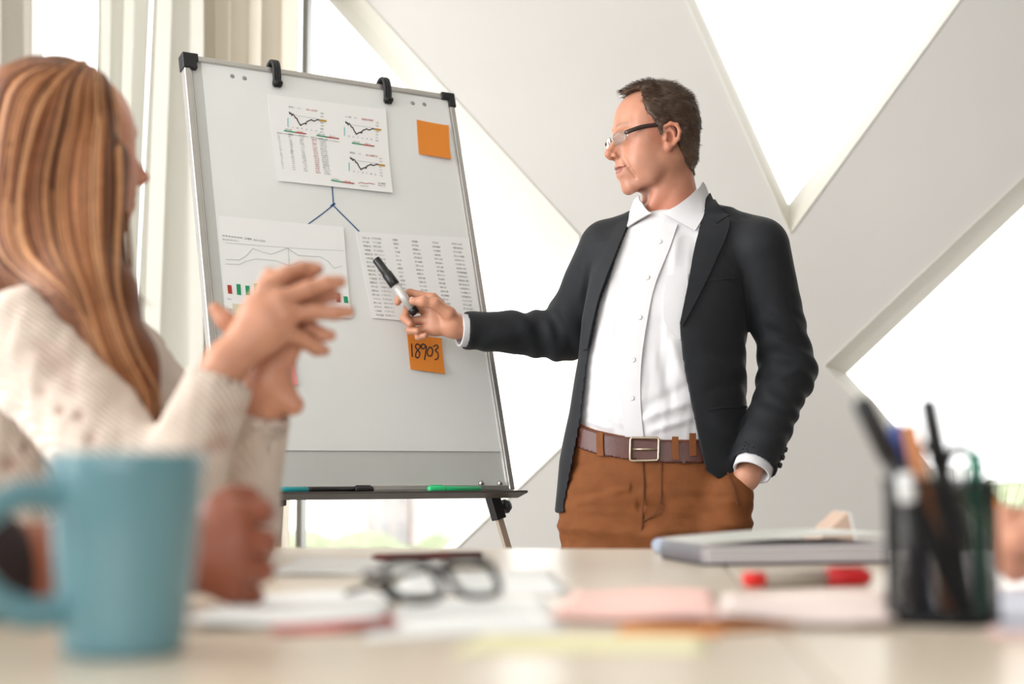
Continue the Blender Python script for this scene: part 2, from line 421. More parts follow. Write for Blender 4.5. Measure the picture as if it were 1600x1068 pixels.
M_ink = mat('print_black', (52, 50, 52), .7); M_inkg = mat('print_grey', (138, 140, 142), .7); M_inkgreen = mat('print_green', (28, 150, 98), .7)
M_inkred = mat('print_red', (176, 58, 52), .7); M_cyan = mat('print_cyan', (90, 185, 205), .7); M_gold = mat('print_gold', (196, 150, 50), .7); M_pale = mat('print_pale', (172, 178, 180), .8)
M_blue = mat('marker_ink_blue', (44, 92, 140), .6)
class Print:
    """flat ink on a sheet; points are given in photo pixels over the sheet"""
    def __init__(s, off, sh=None): s.off = off; s.sh = sh; s.v = []; s.f = []; s.m = []; s.mats = []
    def mi(s, m):
        if m not in s.mats: s.mats.append(m)
        return s.mats.index(m)
    def quad(s, pts, m):
        o = len(s.v)
        for x, y in pts:
            bx_, by_ = bxy(x, y, s.off); z = s.off
            if s.sh:
                c, cu = s.sh; e1 = c[1] - c[0]; e2 = c[3] - c[0]; det = e1.x * e2.y - e1.y * e2.x; dx, dy = bx_ - c[0].x, by_ - c[0].y
                ss = min(1, max(0, (dx * e2.y - dy * e2.x) / det)); tt = min(1, max(0, (e1.x * dy - e1.y * dx) / det)); z += cu * (tt ** 3) * (.4 + .6 * ss) + cu * .6 * (ss ** 4) * (1 - tt) ** 2
            s.v.append((bx_, by_, z))
        s.f.append((o, o + 1, o + 2, o + 3)); s.m.append(s.mi(m))
    def line(s, pts, wd, m):
        for a, b in zip(pts[:-1], pts[1:]):
            dx, dy = b[0] - a[0], b[1] - a[1]; L = math.hypot(dx, dy) or 1; nx, ny = -dy / L * wd / 2, dx / L * wd / 2; ex, ey = dx / L * wd * .3, dy / L * wd * .3
            s.quad([(a[0] - nx - ex, a[1] - ny - ey), (b[0] - nx + ex, b[1] - ny + ey), (b[0] + nx + ex, b[1] + ny + ey), (a[0] + nx - ex, a[1] + ny - ey)], m)
    def glyphs(s, x, y, n, h, m, sl=.14, gap=.85, wd=.62):
        """a run of tiny unreadable characters: short upright and crossing strokes"""
        for k in range(n):
            cx = x + k * h * gap; cy = y + (cx - x) * sl
            c = random.choice('obIlzv')
            a = h * wd; t = h * .16
            if c in 'ob': s.line([(cx, cy), (cx + a, cy + a * sl), (cx + a, cy + h), (cx, cy + h), (cx, cy)], t, m)
            elif c in 'Il': s.line([(cx + a / 2, cy), (cx + a / 2, cy + h)], t * 1.3, m)
            elif c == 'z': s.line([(cx, cy), (cx + a, cy), (cx, cy + h), (cx + a, cy + h)], t, m)
            else: s.line([(cx, cy + h / 2), (cx + a, cy + h / 2 + a * sl)], t * 1.4, m)
    def build(s, name, parent):
        me = pydata(name, s.v, s.f); o = obj(name, xf(me, BM), s.mats)
        me.polygons.foreach_set('material_index', s.m); child(o, parent)
        if len(s.f) > 60: o['kind'] = 'stuff'
        return o

# hand-drawn Y on the pad
pr = Print(.0035); pr.line([(519, 288), (520, 305), (521, 320)], 2.0, M_blue); pr.line([(521, 320), (502, 335), (480, 351)], 1.8, M_blue); pr.line([(519, 319), (540, 340), (561, 361)], 1.8, M_blue); pr.line([(517, 322), (523, 318)], 3, M_blue)
pr.build('drawn_lines', pad)

# sheet 1: market charts
s1, g1 = sheet('printed_sheet', [(418, 147), (602, 172), (612, 303), (433, 283)], .0035, M_paper, 'printed sheet with three small line charts pinned at top of the pad', 'paper', .006)
c1 = Print(.0048, g1)
def minichart(x, y, sc, m=M_ink):
    base = [(0, 0), (2, 5), (5, 2), (8, 9), (11, 4), (15, 8), (18, 14), (22, 14), (26, 22), (29, 27), (32, 31), (34, 34), (38, 30), (42, 28), (47, 25), (50, 28), (52, 21), (57, 17), (62, 15), (66, 12), (70, 14), (75, 15), (80, 12), (85, 9), (90, 10)]
    X = lambda a, b: (x + a * .52 * sc, y + b * .54 * sc + a * .08 * sc)
    c1.line([X(a, b) for a, b in base], 1.7, m)
    c1.line([X(10, 7), X(90, 7)], .5, M_pale); c1.line([X(-4, 18), X(-4, 40)], 1.3, M_cyan)
    c1.line([X(93, 10), X(110, 10)], 3.0, M_gold); c1.line([X(93, 10), X(108, 10)], 1.3, M_ink)
    for k in range(6): c1.glyphs(*X(94, -12 + k * 9 + (9 if k > 1 else 0)), 3, 1.9, M_inkg)
    for k in range(7): c1.glyphs(*X(-6 + k * 14, 41), 2, 1.8, M_inkg)
    c1.glyphs(*X(-1, -17), 5, 2.1, M_ink); c1.glyphs(*X(25, -17), 4, 1.7, M_inkg); c1.glyphs(*X(50, -17), 10, 2.2, M_inkred)
minichart(452, 175, 1.0); minichart(540, 190, .95); minichart(547, 246, .93)
def bar(x, y, wd):
    c1.line([(x, y), (x + wd * .5, y + wd * .08)], 1.8, M_inkgreen); c1.line([(x + wd * .5, y + wd * .08), (x + wd, y + wd * .15)], 1.8, M_inkred); c1.glyphs(x + 1, y - 3.2, 7, 1.9, M_ink); c1.glyphs(x + wd * .58, y - 3.2 + wd * .1, 6, 1.9, M_inkred)
bar(444, 204, 34); bar(495, 211.5, 34); bar(550, 223.5, 34); bar(517, 282.5, 35)
for ci, (x, n, m, dy) in enumerate(((434, 2, M_inkg, 0), (451, 3, M_ink, 2), (468, 4, M_inkg, 4), (487, 5, M_inkred, 7), (499, 7, M_inkg, 9))):
    for r in range(17):
        if ci == 0 and r > 16: continue
        c1.glyphs(x + r * .42 + (random.random() - .5), 210 + dy + r * 3.25, n, 1.7, m)
    c1.glyphs(x - 1, 206.5 + dy, n + 2, 1.9, M_ink)
c1.line([(433, 207), (482, 214)], .5, M_inkg); c1.line([(496, 217), (530, 222)], .5, M_inkg)
c1.line([(559, 287), (564, 286), (570, 288), (576, 287), (584, 289)], .9, M_inkred); c1.glyphs(590, 286, 7, 2.0, M_ink); c1.glyphs(590, 289.5, 7, 2.0, M_inkg); c1.glyphs(561, 290, 10, 1.6, M_inkg)
c1.build('printed_charts', s1)

# sheet 2: line chart with candle bars
s2, g2 = sheet('printed_sheet', [(342, 337), (536, 355), (548, 498), (352, 482)], .0035, M_paper, 'printed sheet with faint curve and red and green bars, behind raised hands', 'paper', .004)
c2 = Print(.0048, g2)
for k in range(7): c2.line([(348 + k * 4.6, 367.5 + k * .6), (350.5 + k * 4.6, 368 + k * .6)], 1.3, M_inkg)
c2.glyphs(383, 371, 5, 2.6, M_ink, .12); c2.glyphs(397, 373.5, 9, 2.4, M_ink, .12); c2.glyphs(348, 372.5, 15, 2.0, M_inkg, .12)
c2.line([(352, 379), (450, 387), (536, 392)], .5, M_pale)
c2.line([(353, 405), (374, 406), (385, 399), (395, 388), (411, 394), (424, 397), (449, 387.5), (466, 399), (500, 401), (512, 408), (522, 419), (534, 416)], .7, M_pale)
c2.line([(353, 412), (374, 413), (384, 408), (400, 404), (430, 407), (452, 415), (470, 409), (490, 416)], .6, M_pale); c2.line([(450, 387), (452, 416)], .5, M_pale)
for x, y0, y1, m in ((355, 445, 459, M_inkred), (369, 443.5, 461, M_inkgreen), (383, 446, 461.5, M_inkgreen), (396.5, 442.5, 463, M_inkgreen), (412, 447, 465, M_inkgreen), (430, 452, 468, M_inkred), (524, 458, 473, M_inkred), (536, 463, 474, M_inkgreen)):
    cb = Print(.0048, g2); cb.quad([(x, y0), (x + 6.5, y0 + .6), (x + 7.6, y1), (x + 1.1, y1 - .6)], m); cb.build('printed_bar', s2)
c2.glyphs(355, 466, 5, 1.6, M_inkg)
c2.build('printed_chart', s2)
# sheet 3: number table
s3, g3 = sheet('printed_sheet', [(556, 362), (732, 372), (752, 512), (581, 497)], .0035, M_paper, 'printed sheet filled with columns of numbers, behind the pointing marker', 'paper', .004)
c3 = Print(.0048, g3)
for r in range(20):
    y = 370 + r * 6.35
    for x, n, m, dy in ((566, 6, M_ink, 0), (581, 8, M_inkg, .8), (614, 4, M_ink, 3.2), (643, 6, M_ink, 5.6), (675, 6, M_ink, 7.6), (706, 8, M_ink, 9.6)):
        if x == 614 and r > 17: continue
        c3.glyphs(x + r * 1.12, y + dy, n - (random.random() < .2), 2.1, m, .1, .95)
c3.build('printed_numbers', s3)

M_or = mat('sticky_orange', (232, 140, 48), .75, var=.03); M_pk = mat('sticky_pink', (248, 150, 150), .75); M_bei = mat('sticky_beige', (226, 214, 188), .75)
sheet('sticky_note', [(651, 187), (700, 197), (703, 250), (654, 241)], .0042, M_or, 'blank orange sticky note near the top corner of the pad', 'sticky note', .006)
s5, g5 = sheet('sticky_note', [(636, 520), (689, 529), (694, 585), (641, 577)], .0042, M_or, 'orange sticky note with handwritten number below the pointing hand', 'sticky note', .005)
h = Print(.0056, g5)
def stroke(pts, wd=1.9): h.line([tuple(p)[:2] for p in smooth_path([(x, y, 0) for x, y in pts], 26)], wd, M_ink)
stroke([(643, 537), (643.5, 546), (644, 557)]); 
stroke([(657, 540), (652, 537), (649, 541), (652, 546), (656, 552), (653, 559), (649, 556), (651, 549), (656, 543), (657, 539)])
stroke([(666, 541), (661, 537), (658, 541), (661, 545), (666, 541), (665, 550), (663, 562)])
stroke([(672, 542), (668, 547), (668, 554), (673, 556), (676, 549), (674, 543), (671, 542)])
stroke([(677, 541), (682, 539), (684, 543), (680, 547), (684, 552), (684, 559), (679, 562)])
h.build('handwritten_number', s5)
sheet('sticky_note', [(440, 560), (459, 562), (465, 602), (432, 600)], .0042, M_pk, 'pink sticky note half hidden behind the raised hands', 'sticky note', .003)
sheet('sticky_note', [(363, 474), (412, 477), (416, 520), (366, 516)], .0066, M_bei, 'beige sticky note below the printed bars behind the hands', 'sticky note', .002)

# pens lying on the tray
def tray_pen(px0, px1, col, name, label, cap_at):
    m = mat(name + '_body', col, .35, var=.03)
    x0, _ = bxy(px0, 764, .03); x1, _ = bxy(px1, 764, .03); y = ty - .0128 + .0085; z = .030
    e = root('marker_pen', BM @ Vector(((x0 + x1) / 2, y, z)), label, 'marker', 'pens on the easel tray')
    xc = x0 + (x1 - x0) * cap_at; lo, hi = (x0, xc) if cap_at < .5 else (xc, x1); blo, bhi = (xc, x1) if cap_at < .5 else (x0, xc)
    bo('barrel', tube([(blo, y, z), (blo + .0001, y, z), (bhi, y, z)], [.0068, .0068, .0068], 14), m, e)
    bo('cap', tube([(lo, y, z), (lo + .004, y, z), (hi - .003, y, z), (hi, y, z)], [.0062, .0078, .0078, .0070], 14), m, e)
    bo('pocket_clip', box((lo + .006, y + .006, z - .002), (hi - .004, y + .0095, z + .002)), m, e)
tray_pen(410, 480, (30, 176, 186), 'cyan_pen', 'cyan marker lying at the end of the pen tray', .35)
tray_pen(483, 582, (30, 30, 32), 'black_pen', 'black marker lying beside the cyan one on the tray', .7)
tray_pen(669, 750, (52, 206, 132), 'green_pen', 'green marker lying on the tray near the bolts', .32)
# ------------------------------------------------------------------ tables
M_table = mat('table_laminate', (224, 210, 190), .28, var=.03, vscale=3, stretch=(1, 6, 1), spec=.5)
M_edge = mat('table_edge', (200, 180, 155), .5); M_tleg = mat('table_leg_metal', (170, 170, 172), .35, metal=.6)
TYAW = math.radians(5)
te1 = Vector((math.cos(TYAW), -math.sin(TYAW), 0)); te2 = Vector((math.sin(TYAW), math.cos(TYAW), 0))
seam = T(1133, 885); far = T(990, 857); d_far = (far - seam).dot(te2); seam_far = seam + te2 * d_far; seam_far.z = 0
TM = frame_M(seam_far, te1, te2, Vector((0, 0, 1)))     # local: x along far edge, y away from camera (0 at far edge), z up
def table(x0, x1, label):
    e = root('meeting_table', TM @ Vector(((x0 + x1) / 2, -.85, 0)), label, 'table', 'tables pushed together')
    child(obj('table_top', box((x0, -1.75, TZ - .028), (x1, 0, TZ), TM, .002), M_table), e)
    child(obj('edge_band', box((x0 + .004, -1.747, TZ - .034), (x1 - .004, -.003, TZ - .0285), TM), M_edge), e)
    for x in (x0 + .05, x1 - .09):
        for y in (-1.7, -.09): child(obj('leg', box((x, y, 0), (x + .04, y + .04, TZ - .075), TM, .003), M_tleg), e)
    child(obj('apron', box((x0 + .06, -1.68, TZ - .075), (x1 - .06, -.07, TZ - .035), TM), M_tleg), e)
table(-.68, -.0012, 'cream laminate table under the teal mug and the white papers')
table(.0012, .74, 'cream laminate table under the notebook and the mesh pen cup')

# ------------------------------------------------------------------ mug
M_mug = mat('teal_glaze', (100, 143, 153), .3, var=.03, spec=.5, coat=.3); M_mugin = mat('mug_inside', (150, 190, 196), .3)
mc = T(192, 1021); MH, MR0, MR1 = .124, .0375, .0485
mug = root('coffee_mug', mc, 'matte teal blue mug standing on the table before the clasped hand', 'mug')
prof = [(.0005, .001), (MR0 - .006, .0), (MR0 - .002, .001), (MR0, .005)] + [(MR0 + (MR1 - MR0) * t ** .9, .005 + t * (MH - .008)) for t in (np.arange(1, 15) / 14)] + [(MR1 - .0012, MH - .0005), (MR1 - .003, MH), (MR1 - .0046, MH - .002)] + [(MR0 + (MR1 - MR0) * t - .0045, .008 + t * (MH - .012)) for t in (np.arange(13, -1, -1) / 14)] + [(.0005, .007)]
obj('body', lathe(prof, 56), M_mug, mug)
ha = math.radians(220); hd = Vector((math.cos(ha), math.sin(ha), 0))
hp = [hd * (MR1 - .006) + Vector((0, 0, .096)), hd * (MR1 + .018) + Vector((0, 0, .098)), hd * (MR1 + .042) + Vector((0, 0, .086)), hd * (MR1 + .050) + Vector((0, 0, .063)), hd * (MR1 + .036) + Vector((0, 0, .040)), hd * (MR1 + .012) + Vector((0, 0, .028)), hd * (MR0 - .0005) + Vector((0, 0, .029))]
obj('handle', tube(smooth_path(hp, 30), [.0065] * 30, 14, flat=1.45), M_mug, mug)

# ------------------------------------------------------------------ wire mesh pen cup
M_mesh = mat('black_mesh_metal', (30, 30, 32), .45, metal=.5)
cc = T(1474, 972); CR, CH = .0405, .109
cup = root('pen_cup', cc, 'round black wire mesh pen cup full of pens', 'pen cup')
def wire_mesh(r, h, nu, nv, wd):
    bm = bmesh.new(); g = [[bm.verts.new((r * math.cos(2 * math.pi * (i + .5 * (j % 2)) / nu), r * math.sin(2 * math.pi * (i + .5 * (j % 2)) / nu), h * j / nv)) for i in range(nu)] for j in range(nv + 1)]
    for j in range(0, nv):
        for i in range(nu):
            a = g[j][i]; b = g[j + 1][i]; c = g[j + 1][(i + 1) % nu] if j % 2 else g[j + 1][(i - 1) % nu]
            bm.edges.new((a, b)); bm.edges.new((a, c))
    v, f = [], []
    for e in bm.edges:
        a, b = e.verts[0].co, e.verts[1].co; t = (b - a).normalized(); n = Vector((a.x + b.x, a.y + b.y, 0)).normalized(); s = t.cross(n)
        o = len(v)
        for p in (a, b):
            v += [p + s * wd, p + n * wd, p - s * wd]
        f += [(o, o + 3, o + 4, o + 1), (o + 1, o + 4, o + 5, o + 2), (o + 2, o + 5, o + 3, o)]
    bm.free(); return pydata('wire', v, f)
q = obj('mesh_wall', wire_mesh(CR, CH - .004, 66, 46, .00062), M_mesh, cup); q['kind'] = 'stuff'
obj('rim', xf(lathe([(CR - .0025, 0), (CR - .003, .003), (CR, .005), (CR + .003, .003), (CR + .0025, 0), (CR - .0025, 0)], 40), Matrix.Translation((0, 0, CH - .006))), M_mesh, cup)
obj('base', lathe([(.0003, 0), (CR + .001, 0), (CR + .002, .003), (CR + .001, .006), (CR - .002, .006), (CR - .003, .0025), (.0003, .0025)], 40), M_mesh, cup)
def pen(name, base, tip_px, tipY, r, m, label, cap=None, capm=None, group='pens in the mesh cup', flat=1.0, tipm=None, cat='pen'):
    a = cc + Vector(base); b = P(*tip_px, tipY); d = b - a
    e = root(name, a, label, cat, group)
    k = cap or 1.0
    child(obj('barrel', tube([a, a + d * .03, a + d * (k - .002), a + d * k], [r * .35, r, r, r * .9], 12, flat=flat), m), e)
    if cap: child(obj('cap', tube([a + d * k, a + d * (k + .01), a + d * .97, b], [r * 1.05, r * 1.18, r * 1.12, r * .8], 12, flat=flat), capm or m), e)
    return e
M_pb = mat('pen_black', (22, 22, 24), .4); M_pteal = mat('pen_teal', (10, 120, 96), .35); M_por = mat('pencil_orange', (205, 130, 75), .5); M_pwh = mat('pen_white', (225, 228, 230), .3); M_pbl = mat('pen_blue', (40, 80, 160), .35)
Yc = cc.y
pen('pen', (.018, -.004, .005), (1344, 622), Yc - .01, .0072, M_pb, 'black pen in the mesh cup leaning out over the notebook', .72, M_pb)
pen('pen', (.022, .012, .005), (1449, 622), Yc + .0, .0066, M_pb, 'tall black pen in the mesh cup right beside the orange wooden handle', .68, M_pb)
pen('pen', (-.004, .02, .005), (1398, 660), Yc + .02, .0045, M_pbl, 'dark blue pen in the mesh cup behind the black one', .75, M_pbl)
pen('brush_handle', (.008, .006, .005), (1420, 662), Yc - .003, .010, M_por, 'broad orange wooden handle standing in the mesh cup', None, None, 'pens in the mesh cup', .55, cat='tool')
pen('pen', (-.022, -.018, .005), (1414, 738), Yc - .026, .0062, M_pb, 'short white pen with rounded end in the mesh cup', .8, M_pwh)
pen('pen', (.026, -.014, .005), (1523, 703), Yc - .018, .0055, M_pteal, 'teal green pen standing in the mesh cup', .66, M_pteal)
# scissors standing in the cup
M_sc = mat('scissor_steel', (120, 120, 124), .3, metal=.9)
sa = cc + Vector((.004, .016, .004)); sb = P(1474, 702, Yc + .01); sd_ = (sb - sa)
sci = root('scissors', sa, 'scissors with black handles standing in the mesh cup', 'scissors')
child(obj('blade', tube([sa, sa + sd_ * .3, sa + sd_ * .7], [.001, .005, .007], 8, flat=.25), M_sc), sci); child(obj('blade', tube([sa + Vector((.004, .003, 0)), sa + sd_ * .3 + Vector((.004, .003, 0)), sa + sd_ * .7 + Vector((.004, .003, 0))], [.001, .005, .007], 8, flat=.25), M_sc), sci)
for s, xo in ((-1, -.013), (1, .013)):
    c = sa + sd_ * .86 + Vector((xo, 0, 0)); ring = [c + Vector((math.cos(t) * .011, 0, math.sin(t) * .019)) for t in np.linspace(0, 2 * math.pi, 25)]
    child(obj('handle_ring', tube(ring, .0042, 8, caps=False), M_pb), sci); child(obj('handle_shank', tube([sa + sd_ * .62, c + Vector((-xo * .4, 0, -.018))], .0045, 8), M_pb), sci)

# ------------------------------------------------------------------ notebook and pens on the table
M_cover = mat('notebook_cover', (226, 228, 222), .35); M_pages = mat('page_block', (206, 200, 204), .8, var=.12, vscale=120, stretch=(.02, .02, 8)); M_cov2 = mat('notebook_back', (52, 50, 62), .6)
M_ring = mat('ring_wire', (150, 150, 158), .3, metal=.7)
na, nb = T(1100, 884), T(1392, 880); nx = (nb - na).normalized(); ny = Vector((-nx.y, nx.x, 0)); NL = (nb - na).length
NM = frame_M(na, nx, ny, Vector((0, 0, 1))); nbk = root('notebook', (na + nb) / 2 + ny * .08, 'thick white spiral notebook lying on the table beside the red marker', 'notebook')
child(obj('back_cover', box((0, 0, .0004), (NL, .165, .0025), NM, .0006), M_cov2), nbk)
child(obj('page_block', box((.006, .002, .0026), (NL - .004, .16, .0245), NM, .001), M_pages), nbk)
for i, (z, dx) in enumerate(((.0085, .004), (.0150, .0), (.0205, .002))):
    child(obj('page_sheaf', box((.004 + dx, -.001 - .001 * i, z), (NL - .003 - dx, .161, z + .0012), NM), M_paper), nbk)
v, f = [], []
for i in range(17):
    s = i / 16; z = .0252 + .006 * math.sin(s * 2.4) + .006 * s
    for y in (-.003, .165): v += [NM @ Vector((s * NL, y, z)), NM @ Vector((s * NL, y, z + .0022))]
for i in range(16):
    a = i * 4; b = a + 4; f += [(a, b, b + 1, a + 1), (a + 2, a + 3, b + 3, b + 2), (a + 1, b + 1, b + 3, a + 3), (a, a + 2, b + 2, b)]
f += [(0, 1, 3, 2), (64, 66, 67, 65)]
child(obj('front_cover', pydata('cov', v, f), M_cover), nbk)
for i in range(18):
    y = .008 + i * .0088; ring = [Vector((.003 + .006 * math.cos(t), y, .014 + .0132 * math.sin(t))) for t in np.linspace(0, 2 * math.pi, 17)]
    child(obj('spiral_ring', xf(tube(ring, .0011, 6, caps=False), NM), M_ring), nbk)
# blue pen behind the notebook
bp0, bp1 = T(1083, 872), T(1150, 862); bd_ = (bp1 - bp0).normalized(); zz = Vector((0, 0, .0075))
bpn = root('pen', bp0, 'blue capped pen poking out behind the white notebook', 'pen')
M_pbv = mat('pen_bright_blue', (36, 96, 196), .3); M_plb = mat('pen_pale_barrel', (190, 206, 230), .3)
q0 = T(1077, 871); q1 = q0 + Vector((-.03, .11, 0)) 
q0.z = q1.z = TZ + .011
child(obj('end_plug', tube([q0, q0 + (q1 - q0) * .05, q0 + (q1 - q0) * .1], [.0075, .0105, .0105], 14), M_pbv), bpn); child(obj('barrel', tube([q0 + (q1 - q0) * .1, q0 + (q1 - q0) * .12, q1], [.0098, .0108, .0108], 14), M_plb), bpn)
# red marker
M_red = mat('marker_red', (196, 24, 34), .35); M_gry = mat('marker_barrel', (176, 168, 158), .35); M_redl = mat('marker_red_end', (232, 48, 44), .35)
ra, rb = T(1163, 919), T(1357, 914); ra.z = rb.z = TZ + .0085; rdv = rb - ra
rm = root('marker', ra - Vector((0, 0, .0085)), 'red and grey marker lying on the table in front of the notebook', 'marker')
child(obj('end_plug', tube([ra, ra + rdv * .02, ra + rdv * .15], [.006, .0078, .0078], 16), M_redl), rm); child(obj('barrel', tube([ra + rdv * .15, ra + rdv * .155, ra + rdv * .64], [.0076, .0082, .0082], 16), M_gry), rm)
child(obj('cap', tube([ra + rdv * .64, ra + rdv * .645, ra + rdv * .96, rb], [.008, .0092, .0084, .007], 16), M_red), rm); child(obj('pocket_clip', xf(box((0, -.002, .0088), (rdv.length * .26, .002, .0108)), frame_M(ra + rdv * .70, rdv.normalized(), Vector((0, 0, 1)).cross(rdv.normalized()), Vector((0, 0, 1)))), M_red), rm)

# ------------------------------------------------------------------ loose sheets
M_pinkp = mat('paper_pink', (248, 204, 194), .8); M_orp = mat('paper_orange', (238, 168, 106), .8); M_yel = mat('paper_yellow', (238, 232, 190), .8); M_redp = mat('paper_red', (214, 110, 104), .8); M_bluep = mat('paper_bluish', (214, 218, 232), .8)
def flat_sheet(name, px4, m, label, z=.0005, curl=0.0, wave=0.0, thick=.0005, seed=0):
    """sheet lying on the table: pixel corners near-left, near-right, far-right, far-left"""
    c = [T(x, y) for x, y in px4]; n = 14; v, f = [], []
    for j in range(n + 1):
        for i in range(n + 1):
            s, t = i / n, j / n; p = (c[0] * (1 - s) + c[1] * s) * (1 - t) + (c[3] * (1 - s) + c[2] * s) * t
            p.z = TZ + z + curl * (1 - t) ** 2 * (.5 + .5 * math.sin(s * 5 + seed)) + wave * (.5 + .5 * math.sin(s * 7 + seed * 2 + t * 2)); v.append(p)
    for j in range(n):
        for i in range(n): f.append((j * (n + 1) + i, j * (n + 1) + i + 1, (j + 1) * (n + 1) + i + 1, (j + 1) * (n + 1) + i))
    o = obj(name, pydata(name, v, f, True), m); sd = o.modifiers.new('thick', 'SOLIDIFY'); sd.thickness = thick; sd.offset = 1
    return tag(o, label, 'paper')
flat_sheet('paper_sheet', [(420, 900), (690, 898), (700, 872), (470, 874)], M_paper, 'white sheet on the table under the dark red pen', .0006, .0, .002)
flat_sheet('paper_sheet', [(270, 988), (600, 974), (620, 928), (400, 930)], M_paper, 'white sheet with curled edge on the table between mug and black glasses', .0006, .004, .003, seed=1)
flat_sheet('sticky_note', [(420, 993), (622, 986), (610, 960), (440, 968)], M_redp, 'red note lying under the curled white sheet near the mug', .0004 + .0005, .006, 0, seed=3)
flat_sheet('paper_sheet', [(565, 1000), (885, 988), (850, 936), (640, 938)], M_paper, 'plain white sheet on the table under the black glasses', .0003, .0, .001, seed=2)
flat_sheet('paper_sheet', [(600, 932), (890, 929), (860, 894), (650, 896)], M_paper, 'plain white sheet on the table just behind the black glasses', .0003, .0, .002, seed=3)
flat_sheet('paper_sheet', [(860, 972), (1130, 985), (1110, 925), (900, 928)], M_pinkp, 'pale pink sheet lifting off the table near the seam', .003, .004, .002, seed=4)
flat_sheet('sticky_note', [(960, 993), (1130, 996), (1120, 968), (985, 965)], M_orp, 'orange note peeking out under the pale pink sheet', .0006, .001, 0, seed=5)
flat_sheet('sticky_note', [(1100, 992), (1245, 982), (1230, 950), (1110, 955)], M_orp, 'orange note lying under the white sheet before the marker', .0007, .002, 0, seed=6)
flat_sheet('paper_sheet', [(1120, 982), (1400, 985), (1385, 930), (1130, 934)], mat('paper_blush', (240, 222, 216), .8), 'blush white sheet on the table in front of the red marker', .0032, .004, .003, seed=7)
flat_sheet('paper_sheet', [(700, 1022), (1112, 1022), (1100, 995), (760, 992)], M_yel, 'pale yellow sheet lying on the table along the seam', .0004)
flat_sheet('paper_sheet', [(1560, 990), (1760, 985), (1700, 924), (1560, 924)], M_bluep, 'bluish white sheet on the table beside the pen cup', .0006, .002, .002, seed=8)
flat_sheet('sticky_note', [(1540, 1000), (1640, 1000), (1640, 955), (1560, 955)], mat('paper_rose', (240, 206, 200), .8), 'rose coloured note on the table just behind the pen cup', .0012, .001, .0, seed=9)
# dark red pen on the white sheet
M_dred = mat('pen_dark_red', (112, 48, 44), .4)
a, b = T(580, 881), T(752, 877); a.z = b.z = TZ + .0085
dp = root('pen', a, 'slim dark red pen lying across the white sheet', 'pen')
child(obj('barrel', tube([a, a + (b - a) * .05, a + (b - a) * .6], [.0015, .0042, .0045], 12), M_dred), dp); child(obj('cap', tube([a + (b - a) * .6, a + (b - a) * .61, b], [.0046, .0052, .0046], 12), M_dred), dp)
# tan tent card behind the notebook
M_tan = mat('tan_card', (205, 178, 160), .8)
ta_, tb_ = T(1255, 868), T(1340, 868); apx = P(1325, 800, ta_.y + .01)
tv = [ta_, tb_, apx + Vector((.0, 0, 0)), ta_ + Vector((0, .10, 0)), tb_ + Vector((0, .10, 0)), apx + Vector((0, .10, 0))]
t2 = [p + Vector((.004, 0, 0)) for p in (tb_, tb_ + Vector((0, .1, 0)), apx + Vector((0, .1, 0)), apx)]
card = root('tent_card', ta_, 'tan pointed card box standing behind the white notebook', 'card box')
child(obj('card_body', pydata('c', tv, [(0, 1, 2), (3, 5, 4), (0, 2, 5, 3), (1, 4, 5, 2), (0, 3, 4, 1)]), M_tan), card)
child(obj('edge_strip', pydata('c', [tv[1], tv[4], tv[5], tv[2]] + t2, [(0, 3, 2, 1), (4, 5, 6, 7), (0, 4, 7, 3), (1, 2, 6, 5), (3, 7, 6, 2)]), M_paper), card)
# black framed glasses lying on the table
M_bgl = mat('glasses_black', (18, 18, 20), .3); M_lens = glass_mat('lens_glass', (.93, .95, .95), .12)
gr = root('eyeglasses', T(690, 955), 'black framed eyeglasses lying folded on the white sheet', 'eyeglasses')
def rim_pts(cx, cy, w_, h_, M_):
    return [M_ @ Vector((cx + w_ * math.copysign(abs(math.cos(t)) ** .7, math.cos(t)), 0, cy + h_ * math.copysign(abs(math.sin(t)) ** .7, math.sin(t)))) for t in np.linspace(0, 2 * math.pi, 33)]
gX = (T(770, 948) - T(612, 962)); gX.z = 0; gw = gX.length; gX.normalize(); gY = Vector((-gX.y, gX.x, 0))
tilt = math.radians(38)
GM = frame_M((T(612, 960) + T(770, 950)) / 2 + Vector((0, 0, .0265)), gX, gY * math.cos(tilt) - Vector((0, 0, 1)) * math.sin(tilt), Vector((0, 0, 1)) * math.cos(tilt) + gY * math.sin(tilt))
for s in (-1, 1):
    rp = rim_pts(s * .033, 0, .026, .0195, GM); child(obj('rim', tube(rp, .0034, 8, caps=False), M_bgl), gr)
    lp = rim_pts(s * .033, 0, .025, .0185, GM)[:-1]; child(obj('lens', pydata('l', lp, [tuple(range(32))]), M_lens), gr)
    hinge = GM @ Vector((s * .062, .0, .008)); back = hinge + gY * .05 + Vector((-s * .02, 0, -.004)); end = hinge + gY * .085 + Vector((-s * .07, 0, -.028))
    end.z = max(end.z, TZ + .006); child(obj('temple', tube(smooth_path([hinge, back, end], 12), .0036, 8, flat=.6), M_bgl), gr)
child(obj('bridge', tube([GM @ Vector((-.009, 0, .004)), GM @ Vector((0, 0, .009)), GM @ Vector((.009, 0, .004))], .0034, 8), M_bgl), gr)
